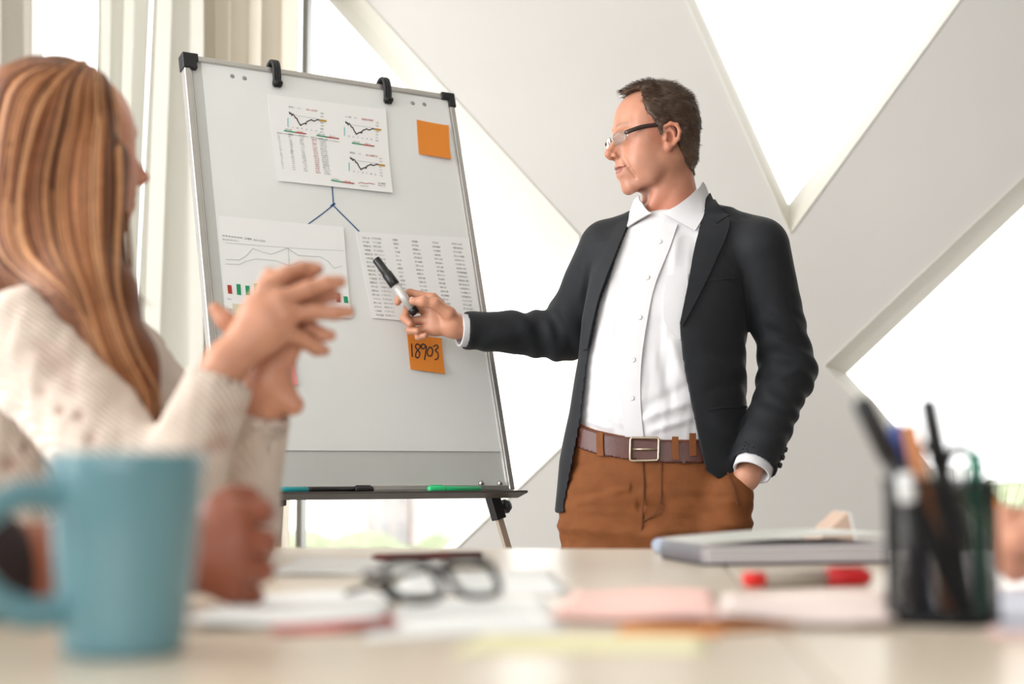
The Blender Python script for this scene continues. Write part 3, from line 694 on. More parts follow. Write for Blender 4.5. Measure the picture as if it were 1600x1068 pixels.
# grass plant by the window behind the table
M_grass = mat('dry_grass', (150, 148, 96), .7, var=.3); M_pot = mat('plant_pot', (196, 190, 182), .6)
pb = P(1530, 760, 4.35); pl = root('potted_grass', (pb.x, 4.35, 0), 'tall dry grass plant in a pale pot by the window', 'plant')
obj('pot', lathe([(.0005, 0), (.11, 0), (.15, .34), (.155, .36), (.135, .36), (.13, .30), (.0005, .30)], 28), M_pot, pl)
obj('soil', lathe([(.0005, .305), (.128, .305), (.12, .28)], 20), M_trunk, pl)
for k in range(90):
    a = random.random() * 6.28; r = random.random() * .09; hgt = random.uniform(.42, .64); sp = random.uniform(.02, .20)
    b0 = Vector((r * math.cos(a), r * math.sin(a), .29)); b1 = b0 + Vector((sp * .4 * math.cos(a), sp * .4 * math.sin(a), hgt * .6)); b2 = b0 + Vector((sp * math.cos(a), sp * math.sin(a), hgt))
    obj('blade', tube(smooth_path([b0, b1, b2], 6), [.003, .003, .0026, .002, .0013, .0004], 4, flat=.4), M_grass, pl)
# ------------------------------------------------------------------ implicit surfaces for bodies and clothing
F32 = np.float32
def A(v): return np.array(v, F32)
def smin(a, b, k):
    if k <= 0: return np.minimum(a, b)
    h = np.clip(.5 + .5 * (b - a) / k, 0, 1); return b + (a - b) * h - k * h * (1 - h)
def smax(a, b, k): return -smin(-a, -b, k)
def ell(c, r, R=None):
    c, r = A(c), A(r); Rm = None if R is None else A(R)
    def fn(p):
        q = p - c
        if Rm is not None: q = q @ Rm
        k0 = np.sqrt(((q / r) ** 2).sum(1)) + 1e-9; k1 = np.sqrt(((q / (r * r)) ** 2).sum(1)) + 1e-9
        return k0 * (k0 - 1) / k1
    return fn
def rc(a, b, ra, rb=None):
    a, b = A(a), A(b); rb = ra if rb is None else rb; d = b - a; L2 = float(d @ d) + 1e-12
    def fn(p):
        q = p - a; t = np.clip(q @ d / L2, 0, 1)
        return np.sqrt(((q - t[:, None] * d) ** 2).sum(1)) - (ra + (rb - ra) * t)
    return fn
def chain(pts, rad, k=.006):
    fs = [rc(pts[i], pts[i + 1], rad[i], rad[i + 1]) for i in range(len(pts) - 1)]
    def fn(p):
        d = fs[0](p)
        for g in fs[1:]: d = smin(d, g(p), k)
        return d
    return fn
def union(fs, k):
    def fn(p):
        d = None
        for g in fs:
            g, kk = g if isinstance(g, tuple) else (g, k)
            d = g(p) if d is None else smin(d, g(p), kk)
        return d
    return fn
def loft(secs, n=2.3):
    """elliptic sections (z, cx, cy, rx, ry, yaw) -> field"""
    s = np.array(sorted(secs), np.float64); z = s[:, 0]
    def fn(p):
        pz = p[:, 2]; cx, cy, rx, ry, yw = [np.interp(pz, z, s[:, i]) for i in range(1, 6)]
        dx, dy = p[:, 0] - cx, p[:, 1] - cy; c_, s_ = np.cos(yw), np.sin(yw); u, v = dx * c_ + dy * s_, -dx * s_ + dy * c_
        q = (np.abs(u / rx) ** n + np.abs(v / ry) ** n + 1e-12) ** (1 / n)
        g = (q - 1) * np.minimum(rx, ry) * (1 + .25 * (np.abs(u / rx) > np.abs(v / ry)))
        return np.maximum(g, np.maximum(pz - z[-1], z[0] - pz)).astype(F32)
    return fn
def poly_sd(x, y, poly):
    """signed distance (neg inside) of points to a 2-D polygon"""
    P_ = np.array(poly, np.float64); d = np.full(x.shape, 1e18); ins = np.zeros(x.shape, bool)
    for i in range(len(P_)):
        a, b = P_[i - 1], P_[i]; e = b - a; wx, wy = x - a[0], y - a[1]; t = np.clip((wx * e[0] + wy * e[1]) / (e @ e + 1e-12), 0, 1)
        d = np.minimum(d, (wx - e[0] * t) ** 2 + (wy - e[1] * t) ** 2)
        c = (a[1] > y) != (b[1] > y); ins ^= c & (x < (b[0] - a[0]) * (y - a[1]) / ((b[1] - a[1]) if b[1] != a[1] else 1e-9) + a[0])
    d = np.sqrt(d); return np.where(ins, -d, d)
def to_px(p):
    q = p - A((0, 0, CAMZ)); zc = q[:, 1] * _cp + q[:, 2] * _sp; yc = -q[:, 1] * _sp + q[:, 2] * _cp
    return 800 + FPX * q[:, 0] / zc, 534 - FPX * yc / zc, zc
def evalc(fn, p, n=400000):
    return np.concatenate([fn(p[i:i + n].astype(F32)) for i in range(0, len(p), n)]) if len(p) else np.zeros(0, F32)
def polygonize(fn, lo, hi, h, smooth_it=1):
    lo = np.array(lo, np.float64); hi = np.array(hi, np.float64); B = 8
    nb = np.ceil((hi - lo) / (h * B)).astype(int); N = nb * B + 1
    g = np.stack(np.meshgrid(*[np.arange(k) for k in nb], indexing='ij'), -1).reshape(-1, 3)
    cen = lo + (g + .5) * B * h; d = evalc(fn, cen); act = np.abs(d) < B * h * .5 * 1.7321 * 1.35 + .004
    Fv = np.empty(N, F32)
    # fill inactive blocks with sign
    big = np.where(d.reshape(nb) < 0, -1.0, 1.0).astype(F32)
    Fv[:] = 1
    Fv[:-1, :-1, :-1] = np.repeat(np.repeat(np.repeat(big, B, 0), B, 1), B, 2)
    ga = g[act]; off = np.stack(np.meshgrid(*[np.arange(B + 1)] * 3, indexing='ij'), -1).reshape(-1, 3)
    idx = (ga[:, None, :] * B + off[None]).reshape(-1, 3)
    key = (idx[:, 0] * N[1] + idx[:, 1]) * N[2] + idx[:, 2]; key = np.unique(key)
    ii = np.stack(np.unravel_index(key, tuple(N)), -1)
    Fv.ravel()[key] = evalc(fn, lo + ii * h)
    s = Fv < 0
    cs = np.zeros(tuple(N - 1), np.int8)
    for a in (0, 1):
        for b in (0, 1):
            for c in (0, 1): cs += s[a:N[0] - 1 + a, b:N[1] - 1 + b, c:N[2] - 1 + c]
    mask = (cs > 0) & (cs < 8); ids = np.full(mask.shape, -1, np.int64); ci = np.argwhere(mask); ids[mask] = np.arange(len(ci))
    acc = np.zeros((len(ci), 3)); cnt = np.zeros(len(ci))
    for ax in range(3):
        o1, o2 = [k for k in range(3) if k != ax]
        for a in (0, 1):
            for b in (0, 1):
                c0 = ci.copy(); c0[:, o1] += a; c0[:, o2] += b; c1 = c0.copy(); c1[:, ax] += 1
                f0 = Fv[c0[:, 0], c0[:, 1], c0[:, 2]]; f1 = Fv[c1[:, 0], c1[:, 1], c1[:, 2]]; m = (f0 < 0) != (f1 < 0)
                t = f0[m] / (f0[m] - f1[m]); pp = c0[m].astype(np.float64); pp[:, ax] += t; acc[m] += pp; cnt[m] += 1
    V = lo + acc / np.maximum(cnt, 1)[:, None] * h
    quads = []
    for ax in range(3):
        o1, o2 = (ax + 1) % 3, (ax + 2) % 3
        sl0 = [slice(None)] * 3; sl1 = [slice(None)] * 3; sl0[ax] = slice(0, -1); sl1[ax] = slice(1, None)
        cr = s[tuple(sl0)] != s[tuple(sl1)]; e = np.argwhere(cr); e = e[(e[:, o1] > 0) & (e[:, o2] > 0) & (e[:, o1] < N[o1] - 1) & (e[:, o2] < N[o2] - 1)]
        if not len(e): continue
        def cell(d1, d2): c = e.copy(); c[:, o1] += d1; c[:, o2] += d2; return ids[c[:, 0], c[:, 1], c[:, 2]]
        q = np.stack([cell(-1, -1), cell(0, -1), cell(0, 0), cell(-1, 0)], -1)
        fl = s[e[:, 0], e[:, 1], e[:, 2]]; q[~fl] = q[~fl][:, ::-1]; q = q[(q >= 0).all(1)]; quads.append(q)
    Q = np.concatenate(quads)
    return V, Q
def np_mesh(name, V, Q, smooth=True):
    me = bpy.data.meshes.new(name); me.vertices.add(len(V)); me.vertices.foreach_set('co', np.asarray(V, F32).ravel())
    me.loops.add(Q.size); me.polygons.add(len(Q)); me.loops.foreach_set('vertex_index', Q.ravel().astype(np.int32))
    me.polygons.foreach_set('loop_start', (np.arange(len(Q)) * Q.shape[1]).astype(np.int32)); me.polygons.foreach_set('loop_total', np.full(len(Q), Q.shape[1], np.int32))
    me.update(calc_edges=True); me.validate()
    me.polygons.foreach_set('use_smooth', np.full(len(me.polygons), smooth)); return me
def vnorm(V, Q):
    n = np.zeros_like(V); a, b, c, d = [V[Q[:, i]] for i in range(4)]; fn = np.cross(c - a, d - b)
    for i in range(4): np.add.at(n, Q[:, i], fn)
    return n / (np.linalg.norm(n, axis=1)[:, None] + 1e-12)
def relax(V, Q, it=1, w_=.5):
    for _ in range(it):
        s = np.zeros_like(V); c = np.zeros(len(V))
        for i in range(4):
            j = (i + 1) % 4; np.add.at(s, Q[:, i], V[Q[:, j]]); np.add.at(s, Q[:, j], V[Q[:, i]]); np.add.at(c, Q[:, i], 1); np.add.at(c, Q[:, j], 1)
        V = V * (1 - w_) + w_ * s / np.maximum(c, 1)[:, None]
    return V
_wr = np.random.default_rng(3)
_wd = [( _wr.normal(size=3), _wr.uniform(0, 6.28), _wr.normal(size=3), _wr.uniform(0, 6.28)) for _ in range(24)]
def crinkle(p, scale, aniso=(1, 1, 1), seed=0):
    """smooth pseudo-noise in -1..1, vectorised"""
    q = np.asarray(p, np.float64) * np.array(aniso) * scale; out = 0
    for k in range(7):
        d1, p1, d2, p2 = _wd[(k * 3 + seed) % 24]; out = out + np.sin(q @ d1 + p1 + 1.7 * np.sin(q @ d2 * .7 + p2)) / 7
    return out * 1.7
def march(fn, px, py, near=1.0, far=4.6, steps=90):
    """hit points of camera rays with a field"""
    px, py = np.asarray(px, np.float64).ravel(), np.asarray(py, np.float64).ravel(); u, v = (px - 800) / FPX, (534 - py) / FPX
    d = np.stack([u, _cp - v * _sp, _sp + v * _cp], -1); d /= np.linalg.norm(d, axis=1)[:, None]; o_ = np.array((0, 0, CAMZ)); t = np.full(len(px), near)
    bt, bg = t.copy(), np.full(len(px), 9.0)
    for _ in range(steps):
        g = fn((o_ + d * t[:, None]).astype(F32)); m = np.abs(g) < bg; bg = np.where(m, np.abs(g), bg); bt = np.where(m, t, bt); t = np.where(t < far, t + np.clip(g, -.02, .12) * .8, t)
    h = o_ + d * bt[:, None]; miss = np.where(bg > .003)[0]
    if len(miss):                      # rays that pass beside the surface take its nearest point instead
        q = h[miss]
        for _ in range(8): q = q - grad(fn, q) * fn(q.astype(F32))[:, None] * .9
        h[miss] = q
    return h, d
def grad(fn, p, e=.003):
    g = np.stack([fn((p + e * np.eye(3)[i]).astype(F32)) - fn((p - e * np.eye(3)[i]).astype(F32)) for i in range(3)], -1)
    return g / (np.linalg.norm(g, axis=1)[:, None] + 1e-9)
def patch(name, fn, lpoly, rpoly, off, thick, m, parent, n=20, mm=8, near=2.6):
    """cloth piece lying on a field between two pixel polylines"""
    L_ = smooth_path([(x, y, 0) for x, y in lpoly], n); R_ = smooth_path([(x, y, 0) for x, y in rpoly], n)
    pts = [L_[i] * (1 - j / (mm - 1)) + R_[i] * (j / (mm - 1)) for i in range(n) for j in range(mm)]
    h, d = march(fn, [p.x for p in pts], [p.y for p in pts], near); nn = grad(fn, h); a = h + nn * off; b = h + nn * (off + thick)
    v = np.concatenate([a, b]); N = n * mm; f = []
    for i in range(n - 1):
        for j in range(mm - 1):
            q = (i * mm + j, i * mm + j + 1, (i + 1) * mm + j + 1, (i + 1) * mm + j); f += [tuple(k + N for k in q), q[::-1]]
    bd = [j for j in range(mm)] + [i * mm + mm - 1 for i in range(1, n)] + [(n - 1) * mm + j for j in range(mm - 2, -1, -1)] + [i * mm for i in range(n - 2, 0, -1)]
    for i in range(len(bd)): f.append((bd[i - 1], bd[i], bd[i] + N, bd[i - 1] + N))
    o = obj(name, pydata(name, v, f, False), m); o.data.polygons.foreach_set('use_smooth', [True] * len(o.data.polygons))
    o.data.set_sharp_from_angle(angle=.7) if hasattr(o.data, 'set_sharp_from_angle') else None
    return child(o, parent)

# ------------------------------------------------------------------ head
def ear_field(s):
    x = s * .0765; R_ = lambda y, z, o=0: (x + s * o, y * .88 + .004, z * .86 - .002)
    helix = chain([R_(.010, .012, -.004), R_(.008, .026, .004), R_(-.006, .033, .010), R_(-.021, .028, .014), R_(-.027, .012, .015), R_(-.023, -.006, .012), R_(-.013, -.018, .006), R_(-.003, -.025, .002)], [.0035, .004, .0042, .0042, .0042, .004, .0045, .0055], .003)
    anti = chain([R_(-.006, .022, .004), R_(-.014, .010, .007), R_(-.013, -.005, .006), R_(-.004, -.012, .004)], [.003, .0036, .0036, .003], .004)
    plate = ell(R_(-.008, .004, .001), (.006, .0165, .025), None)
    tragus = rc(R_(.007, -.004, .003), R_(.005, .004, .003), .004, .003)
    lobe = ell(R_(.0, -.023, .002), (.005, .008, .0085))
    concha = ell(R_(-.003, -.001, .009), (.0135, .0085, .0115))
    def fn(p):
        d = smin(plate(p), helix(p), .004); d = smin(d, anti(p), .004); d = smin(d, lobe(p), .006); d = smax(d, -concha(p), .004); return smin(d, tragus(p), .003)
    return fn
def head_field(neck_to=(0, -.035, -.20), neck_r=.058, fem=0.0):
    j = 1 - .12 * fem
    base = [ell((0, -.008, .043), (.0745, .094, .083)), (ell((0, .032, .044), (.062, .058, .060)), .03), (ell((0, .036, -.02), (.055, .056, .066)), .03)]
    for s in (-1, 1):
        base += [(rc((s * .054 * j, .0, -.045), (s * .044 * j, .035, -.075), .017, .016), .03), (rc((s * .044 * j, .035, -.075), (s * .013 * j, .070, -.094), .016, .013), .02),
                 (ell((s * .045, .058, -.010), (.018, .018, .015)), .025), (ell((s * .050, .018, -.026), (.019, .036, .040)), .025), (ell((s * .038, .055, -.045), (.020, .026, .028)), .025), (ell((s * .056, .035, .026), (.014, .032, .034)), .025), (rc((s * .010, .090, .032), (s * .042, .075, .034), .0085, .008), .014)]
    base += [(ell((0, .0745, -.094), (.018, .0125, .013)), .014), (ell((0, .076, -.055), (.029, .025, .030)), .02)]
    b = union(base, .02)
    sock = [ell((s * .032, .103, .013), (.019, .020, .0125)) for s in (-1, 1)]
    nose = union([rc((0, .078, .020), (0, .096, -.018), .0095, .0125), rc((0, .088, .022), (0, .1150, -.017), .0060, .0078), (ell((0, .1175, -.0225), (.0088, .0088, .0078)), .008), (ell((.0110, .1025, -.0265), (.0070, .0100, .0065)), .007), (ell((-.0110, .1025, -.0265), (.0070, .0100, .0065)), .007), (rc((0, .094, -.034), (0, .1145, -.0300), .005, .0042), .006)], .008)
    nostr = [ell((s * .0066, .1055, -.0338), (.0038, .0062, .0058)) for s in (-1, 1)]
    ul = chain([(-.026, .0845, -.0525), (-.008, .0985, -.0500), (0, .0995, -.0508), (.008, .0985, -.0500), (.026, .0845, -.0525)], [.0016, .0030, .003, .0030, .0016], .004)
    ll = chain([(-.025, .0830, -.0550), (-.010, .0915, -.0672), (.010, .0915, -.0672), (.025, .0830, -.0550)], [.0016, .0044, .0044, .0016], .005)
    mouth = chain([(-.027, .0865, -.0530), (-.012, .0975, -.0572), (0, .1005, -.0580), (.012, .0975, -.0572), (.027, .0865, -.0530)], [.0016, .0046, .0050, .0046, .0016], .003)
    naso = [chain([(s * .017, .102, -.022), (s * .0275, .093, -.040), (s * .0335, .083, -.058), (s * .0365, .070, -.078)], [.0030, .0046, .0040, .0015], .003) for s in (-1, 1)]
    philt = rc((0, .1055, -.040), (0, .1055, -.046), .0028, .0028)
    lids = [ell((s * .0315, .0745, .0135), (.0150, .0148, .0142)) for s in (-1, 1)]
    slit = [ell((s * .0325, .091, .0125), (.0125, .010, .0042)) for s in (-1, 1)]
    ears = [ear_field(s) for s in (-1, 1)]
    crow = [] if fem else [chain([(s * .0515, .066 - .0006 * k, .0125 - .004 * k), (s * .0565, .057, .0135 - .0065 * k), (s * .060, .047, .013 - .009 * k)], [.0011, .0013, .0006], .001) for s in (-1, 1) for k in (0, 1, 2)]
    nk = rc((0, -.018, -.030), neck_to, neck_r * .97, neck_r)
    stern = [rc((s * .055, -.022, -.045), (s * .018, neck_to[1] + .064, neck_to[2] + .03), .015, .012) for s in (-1, 1)]
    adam = ell((0, neck_to[1] * .62 + .052, -.150), (.012, .012, .016))
    def fn(p):
        d = b(p)
        for q in sock: d = smax(d, -q(p), .014)
        for q in lids: d = smin(d, q(p), .004)
        for q in slit: d = smax(d, -q(p), .002)
        d = smin(d, nose(p), .010)
        for q in nostr: d = smax(d, -q(p), .003)
        for q in naso: d = smax(d, -q(p), .007)
        d = smax(d, -philt(p), .004)
        d = smin(d, ul(p), .0045); d = smin(d, ll(p), .005); d = smax(d, -mouth(p), .0022)
        nn = nk(p)
        for q in stern: nn = smin(nn, q(p), .02)
        if not fem: nn = smin(nn, adam(p), .012)
        for q in crow: d = smax(d, -q(p), .0016)
        d = smin(d, nn, .017)
        for q in ears: d = smin(d, q(p), .006)
        return d
    fn.core = lambda p: smin(b(p), nk(p), .028)
    return fn
def skin_tint(Vl, base, lip, fem=0):
    c = np.tile(A(lin(base)), (len(Vl), 1)); x, y, z = Vl.T
    def blend(m, col): 
        nonlocal c; c = c * (1 - m[:, None]) + m[:, None] * A(lin(col))
    lipm = np.exp(-((z + .0575) / .008) ** 4 - (x / .021) ** 4) * (y > .080); blend(lipm * .75, lip)
    dark = tuple(v * .82 for v in base); red = (min(base[0] * 1.0, 255), base[1] * .84, base[2] * .8)
    blend(np.exp(-((np.abs(x) - .045) / .02) ** 2 - ((z + .02) / .02) ** 2) * (y > .03) * .35, red); blend(np.exp(-(x / .014) ** 2 - ((z + .022) / .014) ** 2) * (y > .1) * .5, red)
    blend((np.abs(x) > .074) * .35 * (np.abs(z) < .04), red); blend(np.clip((-z - .09) / .05, 0, 1) * .5, red)
    if not fem: # shaved beard shadow
        blend(np.clip((-z - .035) / .03, 0, 1) * np.clip((y - .0) / .03, 0, 1) * np.clip((.12 + z) / .02, 0, 1) * .22, (base[0] * .8, base[1] * .82, base[2] * .86))
        brow = np.exp(-((z - (.034 + .004 * np.sin(np.abs(x) * 60))) / .0045) ** 4) * (np.abs(x) > .012) * (np.abs(x) < .05) * (y > .07); blend(brow * .55, (130, 98, 76))
    return c
def head_M(origin, fwd, pitch, roll=0.0, scale=1.0):
    """local x = subject's left, y = forward, z = up"""
    f = Vector((fwd[0], fwd[1], 0)).normalized(); l = Vector((0, 0, 1)).cross(f); up = Vector((0, 0, 1))
    R = Matrix((( l.x, f.x, up.x), (l.y, f.y, up.y), (l.z, f.z, up.z)))
    R = R @ Matrix.Rotation(roll, 3, 'Y') @ Matrix.Rotation(pitch, 3, 'X')
    return Matrix.Translation(origin) @ R.to_4x4() @ Matrix.Scale(scale, 4)
def apply_M(M, V):
    m = np.array(M, np.float64); return V @ m[:3, :3].T + m[:3, 3]
def hand_field(w_, mcp, fingers, thumb, r=1.0, extra=(), kk=.006):
    """wrist point, four knuckle points, finger joint lists, thumb joint list"""
    fs = []
    w_ = Vector(w_)
    for i, m in enumerate(mcp):
        m = Vector(m); fs.append((rc(w_.lerp(m, .12), m, .0165 * r, .0125 * r), .016 * r))
    for i in range(3): fs.append((rc(Vector(mcp[i]).lerp(w_, .25), Vector(mcp[i + 1]).lerp(w_, .25), .0125 * r, .0125 * r), .014 * r))
    palm = union(fs, .014)
    segs = []
    for i, fg in enumerate(fingers):
        pts = [mcp[i]] + list(fg); R0 = (.0100, .0103, .0097, .0085)[i] * r
        segs.append(chain(pts, [R0 * 1.12, R0, R0 * .92, R0 * .78][:len(pts)], .004))
    th = chain([w_.lerp(Vector(thumb[0]), .35)] + list(thumb), [.0165 * r, .0150 * r, .0125 * r, .0112 * r, .0086 * r][:len(thumb) + 1], .007)
    def fn(p):
        d = palm(p)
        for s in segs: d = smin(d, s(p), kk)
        d = smin(d, th(p), .009)
        for e in extra: d = smin(d, e(p), .014)
        return d
    return fn
def bounds(pts, m):
    a = np.array([tuple(p) for p in pts]); return a.min(0) - m, a.max(0) + m
def merge(parts):
    Vs, Qs, o = [], [], 0
    for V, Q in parts: Vs.append(V); Qs.append(Q + o); o += len(V)
    return np.concatenate(Vs), np.concatenate(Qs)
# ------------------------------------------------------------------ the standing man
M_skin = mat('skin', (200, 150, 125), .42, var=.05, vscale=60, bump=.06, bscale=500, sss=.12, attr=True, spec=.4)
M_hair = mat('hair_brown', (84, 62, 46), .55, var=.25, vscale=90, attr=True)
M_jacket = mat('jacket_wool', (29, 31, 35), .72, var=.07, vscale=40, bump=.12, bscale=700, sheen=.05, spec=.3)
M_shirt = mat('shirt_cotton', (212, 211, 213), .8, var=.012, vscale=20, bump=.08, bscale=14, spec=.2)
M_trouser = mat('trouser_twill', (122, 72, 38), .8, var=.10, vscale=30, bump=.25, bscale=22, spec=.25)
M_belt = mat('belt_leather', (82, 42, 34), .4, var=.1, vscale=60, bump=.1, bscale=300); M_steel = mat('buckle_steel', (176, 160, 140), .3, metal=.9)
M_shoe = mat('shoe_leather', (60, 36, 26), .35); M_btn = mat('shirt_button', (222, 220, 214), .3); M_gfr = mat('glasses_brown', (48, 30, 26), .3)
M_lensm = glass_mat('spectacle_lens', (.97, .98, .98), .45, .08); M_sew = mat('jacket_seam', (30, 32, 36), .8); M_stitch = mat('trouser_seam', (100, 56, 26), .85)
M_eye = mat('eye_ball', (235, 230, 225), .15, attr=True); M_teeth = mat('teeth', (232, 226, 214), .3)

YM = 3.20
man = root('person', (P(1020, 800, YM).x, YM, 0), 'man in dark blazer, white shirt and brown trousers pointing a marker at the board', 'person')
fwd = Vector((-.958, -.285, 0)).normalized(); left = Vector((0, 0, 1)).cross(fwd)
HO = P(1046, 213, 3.125) - left * .078
HM = head_M(HO, fwd, math.radians(-4)) @ Matrix.Diagonal((1, .95, 1, 1)); HMi = HM.inverted()
nb_w = P(1056, 345, 3.215); nb_l = HMi @ nb_w
hf = head_field(tuple(nb_l), .060)
Vh, Qh = polygonize(hf, (-.105, -.125, min(nb_l.z, -.2) - .07), (.105, .15, .14), .0021)
tint_h = skin_tint(Vh, (188, 133, 108), (154, 88, 78)); Vhw = apply_M(HM, Vh)

D = 3.31
def H(x, y, dz): return P(x, y, D + dz)
WRp = P(726, 516, 3.325)
mcp = [H(676, 466, .010), H(668, 483, .016), H(667, 500, .015), H(671, 515, .010)]
fing = [[H(641, 458, .016), H(626, 463, .006), H(621, 472, .000)], [H(638, 481, .016), H(632, 497, .000), H(641, 506, -.012)], [H(642, 501, .014), H(641, 516, -.002), H(652, 517, -.014)], [H(653, 516, .010), H(654, 526, -.004), H(664, 524, -.013)]]
thumb = [H(702, 490, -.016), H(680, 474, -.026), H(661, 471, -.030), H(645, 470, -.027)]
ER = P(880, 523, 3.40)
hR = hand_field(H(712, 510, .004), mcp, fing, thumb, 1.0, [rc(H(712, 510, .006), ER, .027, .036)])
lo, hi = bounds([H(612, 450, -.05), H(612, 535, .05), P(760, 520, 3.34)], .02)
VR, QR = polygonize(hR, lo, hi, .0017)
WL = P(1178, 728, 3.055); EL = P(1232, 578, 3.17); SL = P(1186, 390, 3.13); SR = P(950, 392, 3.27)
hl_m = [P(1132, 778, 3.11), P(1138, 784, 3.10), P(1144, 788, 3.09), P(1149, 790, 3.08)]
hL = hand_field(P(1168, 742, 3.075), hl_m, [[q + Vector((-.01, .01, -.04)), q + Vector((-.02, .02, -.06))] for q in hl_m], [P(1156, 752, 3.09), P(1144, 764, 3.10), P(1135, 778, 3.11)], 1.0, [rc(P(1168, 742, 3.075), EL, .027, .036)])
lo, hi = bounds([P(1120, 700, 3.0), P(1230, 840, 3.15)], .02); VL, QL = polygonize(hL, lo, hi, .003)
# the covered rest of the body, coarse
hipc = P(1020, 770, YM); kn = [Vector((hipc.x - .10, YM, .48)), Vector((hipc.x + .10, YM, .48))]; an = [Vector((hipc.x - .115, YM + .02, .08)), Vector((hipc.x + .125, YM + .02, .08))]
core = union([rc(nb_w + Vector((0, .02, -.05)), P(1025, 640, YM + .01), .085, .085), rc(P(1025, 640, YM + .01), hipc, .085, .09), rc(P(990, 400, 3.25), P(1130, 402, 3.17), .06, .06), rc(SR, ER, .045, .035), rc(SL, EL, .045, .035), rc(nb_w, nb_w + Vector((0, .01, -.09)), .05, .07)] +
             [g for i in (0, 1) for g in (rc(hipc + Vector(((-.08, .08)[i], 0, -.04)), kn[i], .075, .05), rc(kn[i], an[i], .05, .035))], .03)
Vc, Qc = polygonize(core, (hipc.x - .4, YM - .25, .03), (hipc.x + .4, YM + .35, 1.5), .012)
def flat_tint(V, col): return np.tile(A(lin(col)), (len(V), 1))
Vb, Qb = merge([(Vhw, Qh), (VR, QR), (VL, QL), (Vc, Qc)])
tR = flat_tint(VR, (194, 138, 110)); 
bme = np_mesh('body', Vb, Qb); add_tint(bme, np.concatenate([tint_h, tR, flat_tint(VL, (200, 145, 118)), flat_tint(Vc, (205, 150, 124))]))
body = child(obj('body', bme, M_skin), man)
# finger nails
M_nail = mat('finger_nail', (228, 178, 158), .3)
def nail(tip, prev, outw, parent):
    t = (Vector(tip) - Vector(prev)).normalized(); o_ = Vector(outw); o_ = (o_ - t * o_.dot(t)).normalized(); s = t.cross(o_)
    me = tube([Vector(tip) - t * .005 + o_ * .0072, Vector(tip) + t * .004 + o_ * .0074, Vector(tip) + t * .0065 + o_ * .0055], [.0042, .0045, .003], 8, flat=.45)
    child(obj('nail', me, M_nail), parent)
nail(thumb[3], thumb[2], (0, -.5, 1), body)
# eyes
for s in (-1, 1):
    bm = bmesh.new(); bmesh.ops.create_uvsphere(bm, u_segments=32, v_segments=24, radius=.0128); me = bm_mesh(bm, 'eye', True)
    vv = np.array([v.co[:] for v in me.vertices]); dirn = np.array((-.05 * s, 1, -.02)); dirn /= np.linalg.norm(dirn); ca = vv @ dirn / .0128
    col = np.tile(A(lin((232, 226, 220))), (len(vv), 1)); col[ca > .86] = lin((84, 96, 104)); col[ca > .965] = lin((14, 12, 12)); add_tint(me, col)
    o = obj('eye', me, M_eye); o.data.transform(HM @ Matrix.Translation((s * .0315, .0745, .0135))); child(o, man)
tm = tube([(x, .0915 - 12 * x * x, -.0560) for x in np.linspace(-.017, .017, 9)], .0022, 8); child(obj('teeth', xf(tm, HM), M_teeth), man)
# hair
hpoly = [(.14, .160), (.14, .098), (.092, .099), (.084, .106), (.070, .112), (.056, .115), (.041, .112), (.043, .095), (.050, .074), (.048, .055), (.038, .045), (.028, .022), (.021, .004), (.0125, .006), (.0125, .018), (.004, .030), (-.014, .029), (-.023, .014), (-.025, -.012), (-.034, -.042), (-.044, -.060), (-.066, -.072), (-.16, -.075), (-.16, .160)]
cran = union([ell((0, -.008, .043), (.0745, .094, .083)), (ell((0, .032, .044), (.062, .058, .060)), .03), (ell((0, -.03, -.02), (.062, .064, .06)), .03)], .02)
def hair_f(p):
    z, y, x = p[:, 2], p[:, 1], p[:, 0]
    t = .0030 + .0085 * np.clip((z - .03) / .09, 0, 1)
    t = t + .0016 * crinkle(p, 160, (1.6, .6, .8)) + .002 * crinkle(p, 60, (1, .6, 1), 5)
    d = smin(cran(p), hf.core(p), .01) - t
    g = poly_sd(y, z + .0035 * np.sin(x * 90) - .30 * np.clip(np.abs(x) - .0, 0, .03) * 0, hpoly)
    return smax(d.astype(F32), g.astype(F32), .006)
Vr, Qr = polygonize(hair_f, (-.105, -.14, -.11), (.105, .125, .16), .0022)
nr = vnorm(Vr, Qr)
def hair_tint(V):
    x, y, z = V.T; base = np.tile(A(lin((72, 52, 38))), (len(V), 1)); g = np.clip((.02 - z) / .06, 0, 1) * .4 + np.clip((y - .05) / .04, 0, 1) * .25
    base = base * (1 - g[:, None]) + g[:, None] * A(lin((122, 98, 80))); return base * (1 + .18 * crinkle(V, 220, (1, .4, .5))[:, None])
hv, hq, hc = [Vr], [Qr], [hair_tint(Vr)]; off = len(Vr)
outer = np.where((nr * (Vr - np.array((0, -.01, .03)))).sum(1) > .02)[0]; pick = rng.choice(outer, 7500)
sv, sq, sc = [], [], []
for i in pick:
    p, n = Vr[i], nr[i]; y, z = p[1], p[2]
    fl = np.array((np.sign(p[0]) * .15, (.55 if z > .085 and y > .0 else -.75), (-.45 if z < .085 else .05))); fl = fl + rng.normal(size=3) * .16; fl -= n * (fl @ n); fl /= np.linalg.norm(fl) + 1e-9
    L_ = rng.uniform(.008, .015) * (1.2 if z > .08 else .8); up_ = .36 if z > .09 else .2; s_ = np.cross(fl, n); w0 = rng.uniform(.0004, .0007)
    b0 = p - n * .001; m_ = p + fl * L_ * .55 + n * L_ * up_ * .8; e_ = p + fl * L_ + n * L_ * up_
    o = off + len(sv); sv += [b0 - s_ * w0, b0 + s_ * w0, m_ + s_ * w0 * .8, m_ - s_ * w0 * .8, e_ + s_ * w0 * .15, e_ - s_ * w0 * .15]; sq += [(o, o + 1, o + 2, o + 3), (o + 3, o + 2, o + 4, o + 5)]
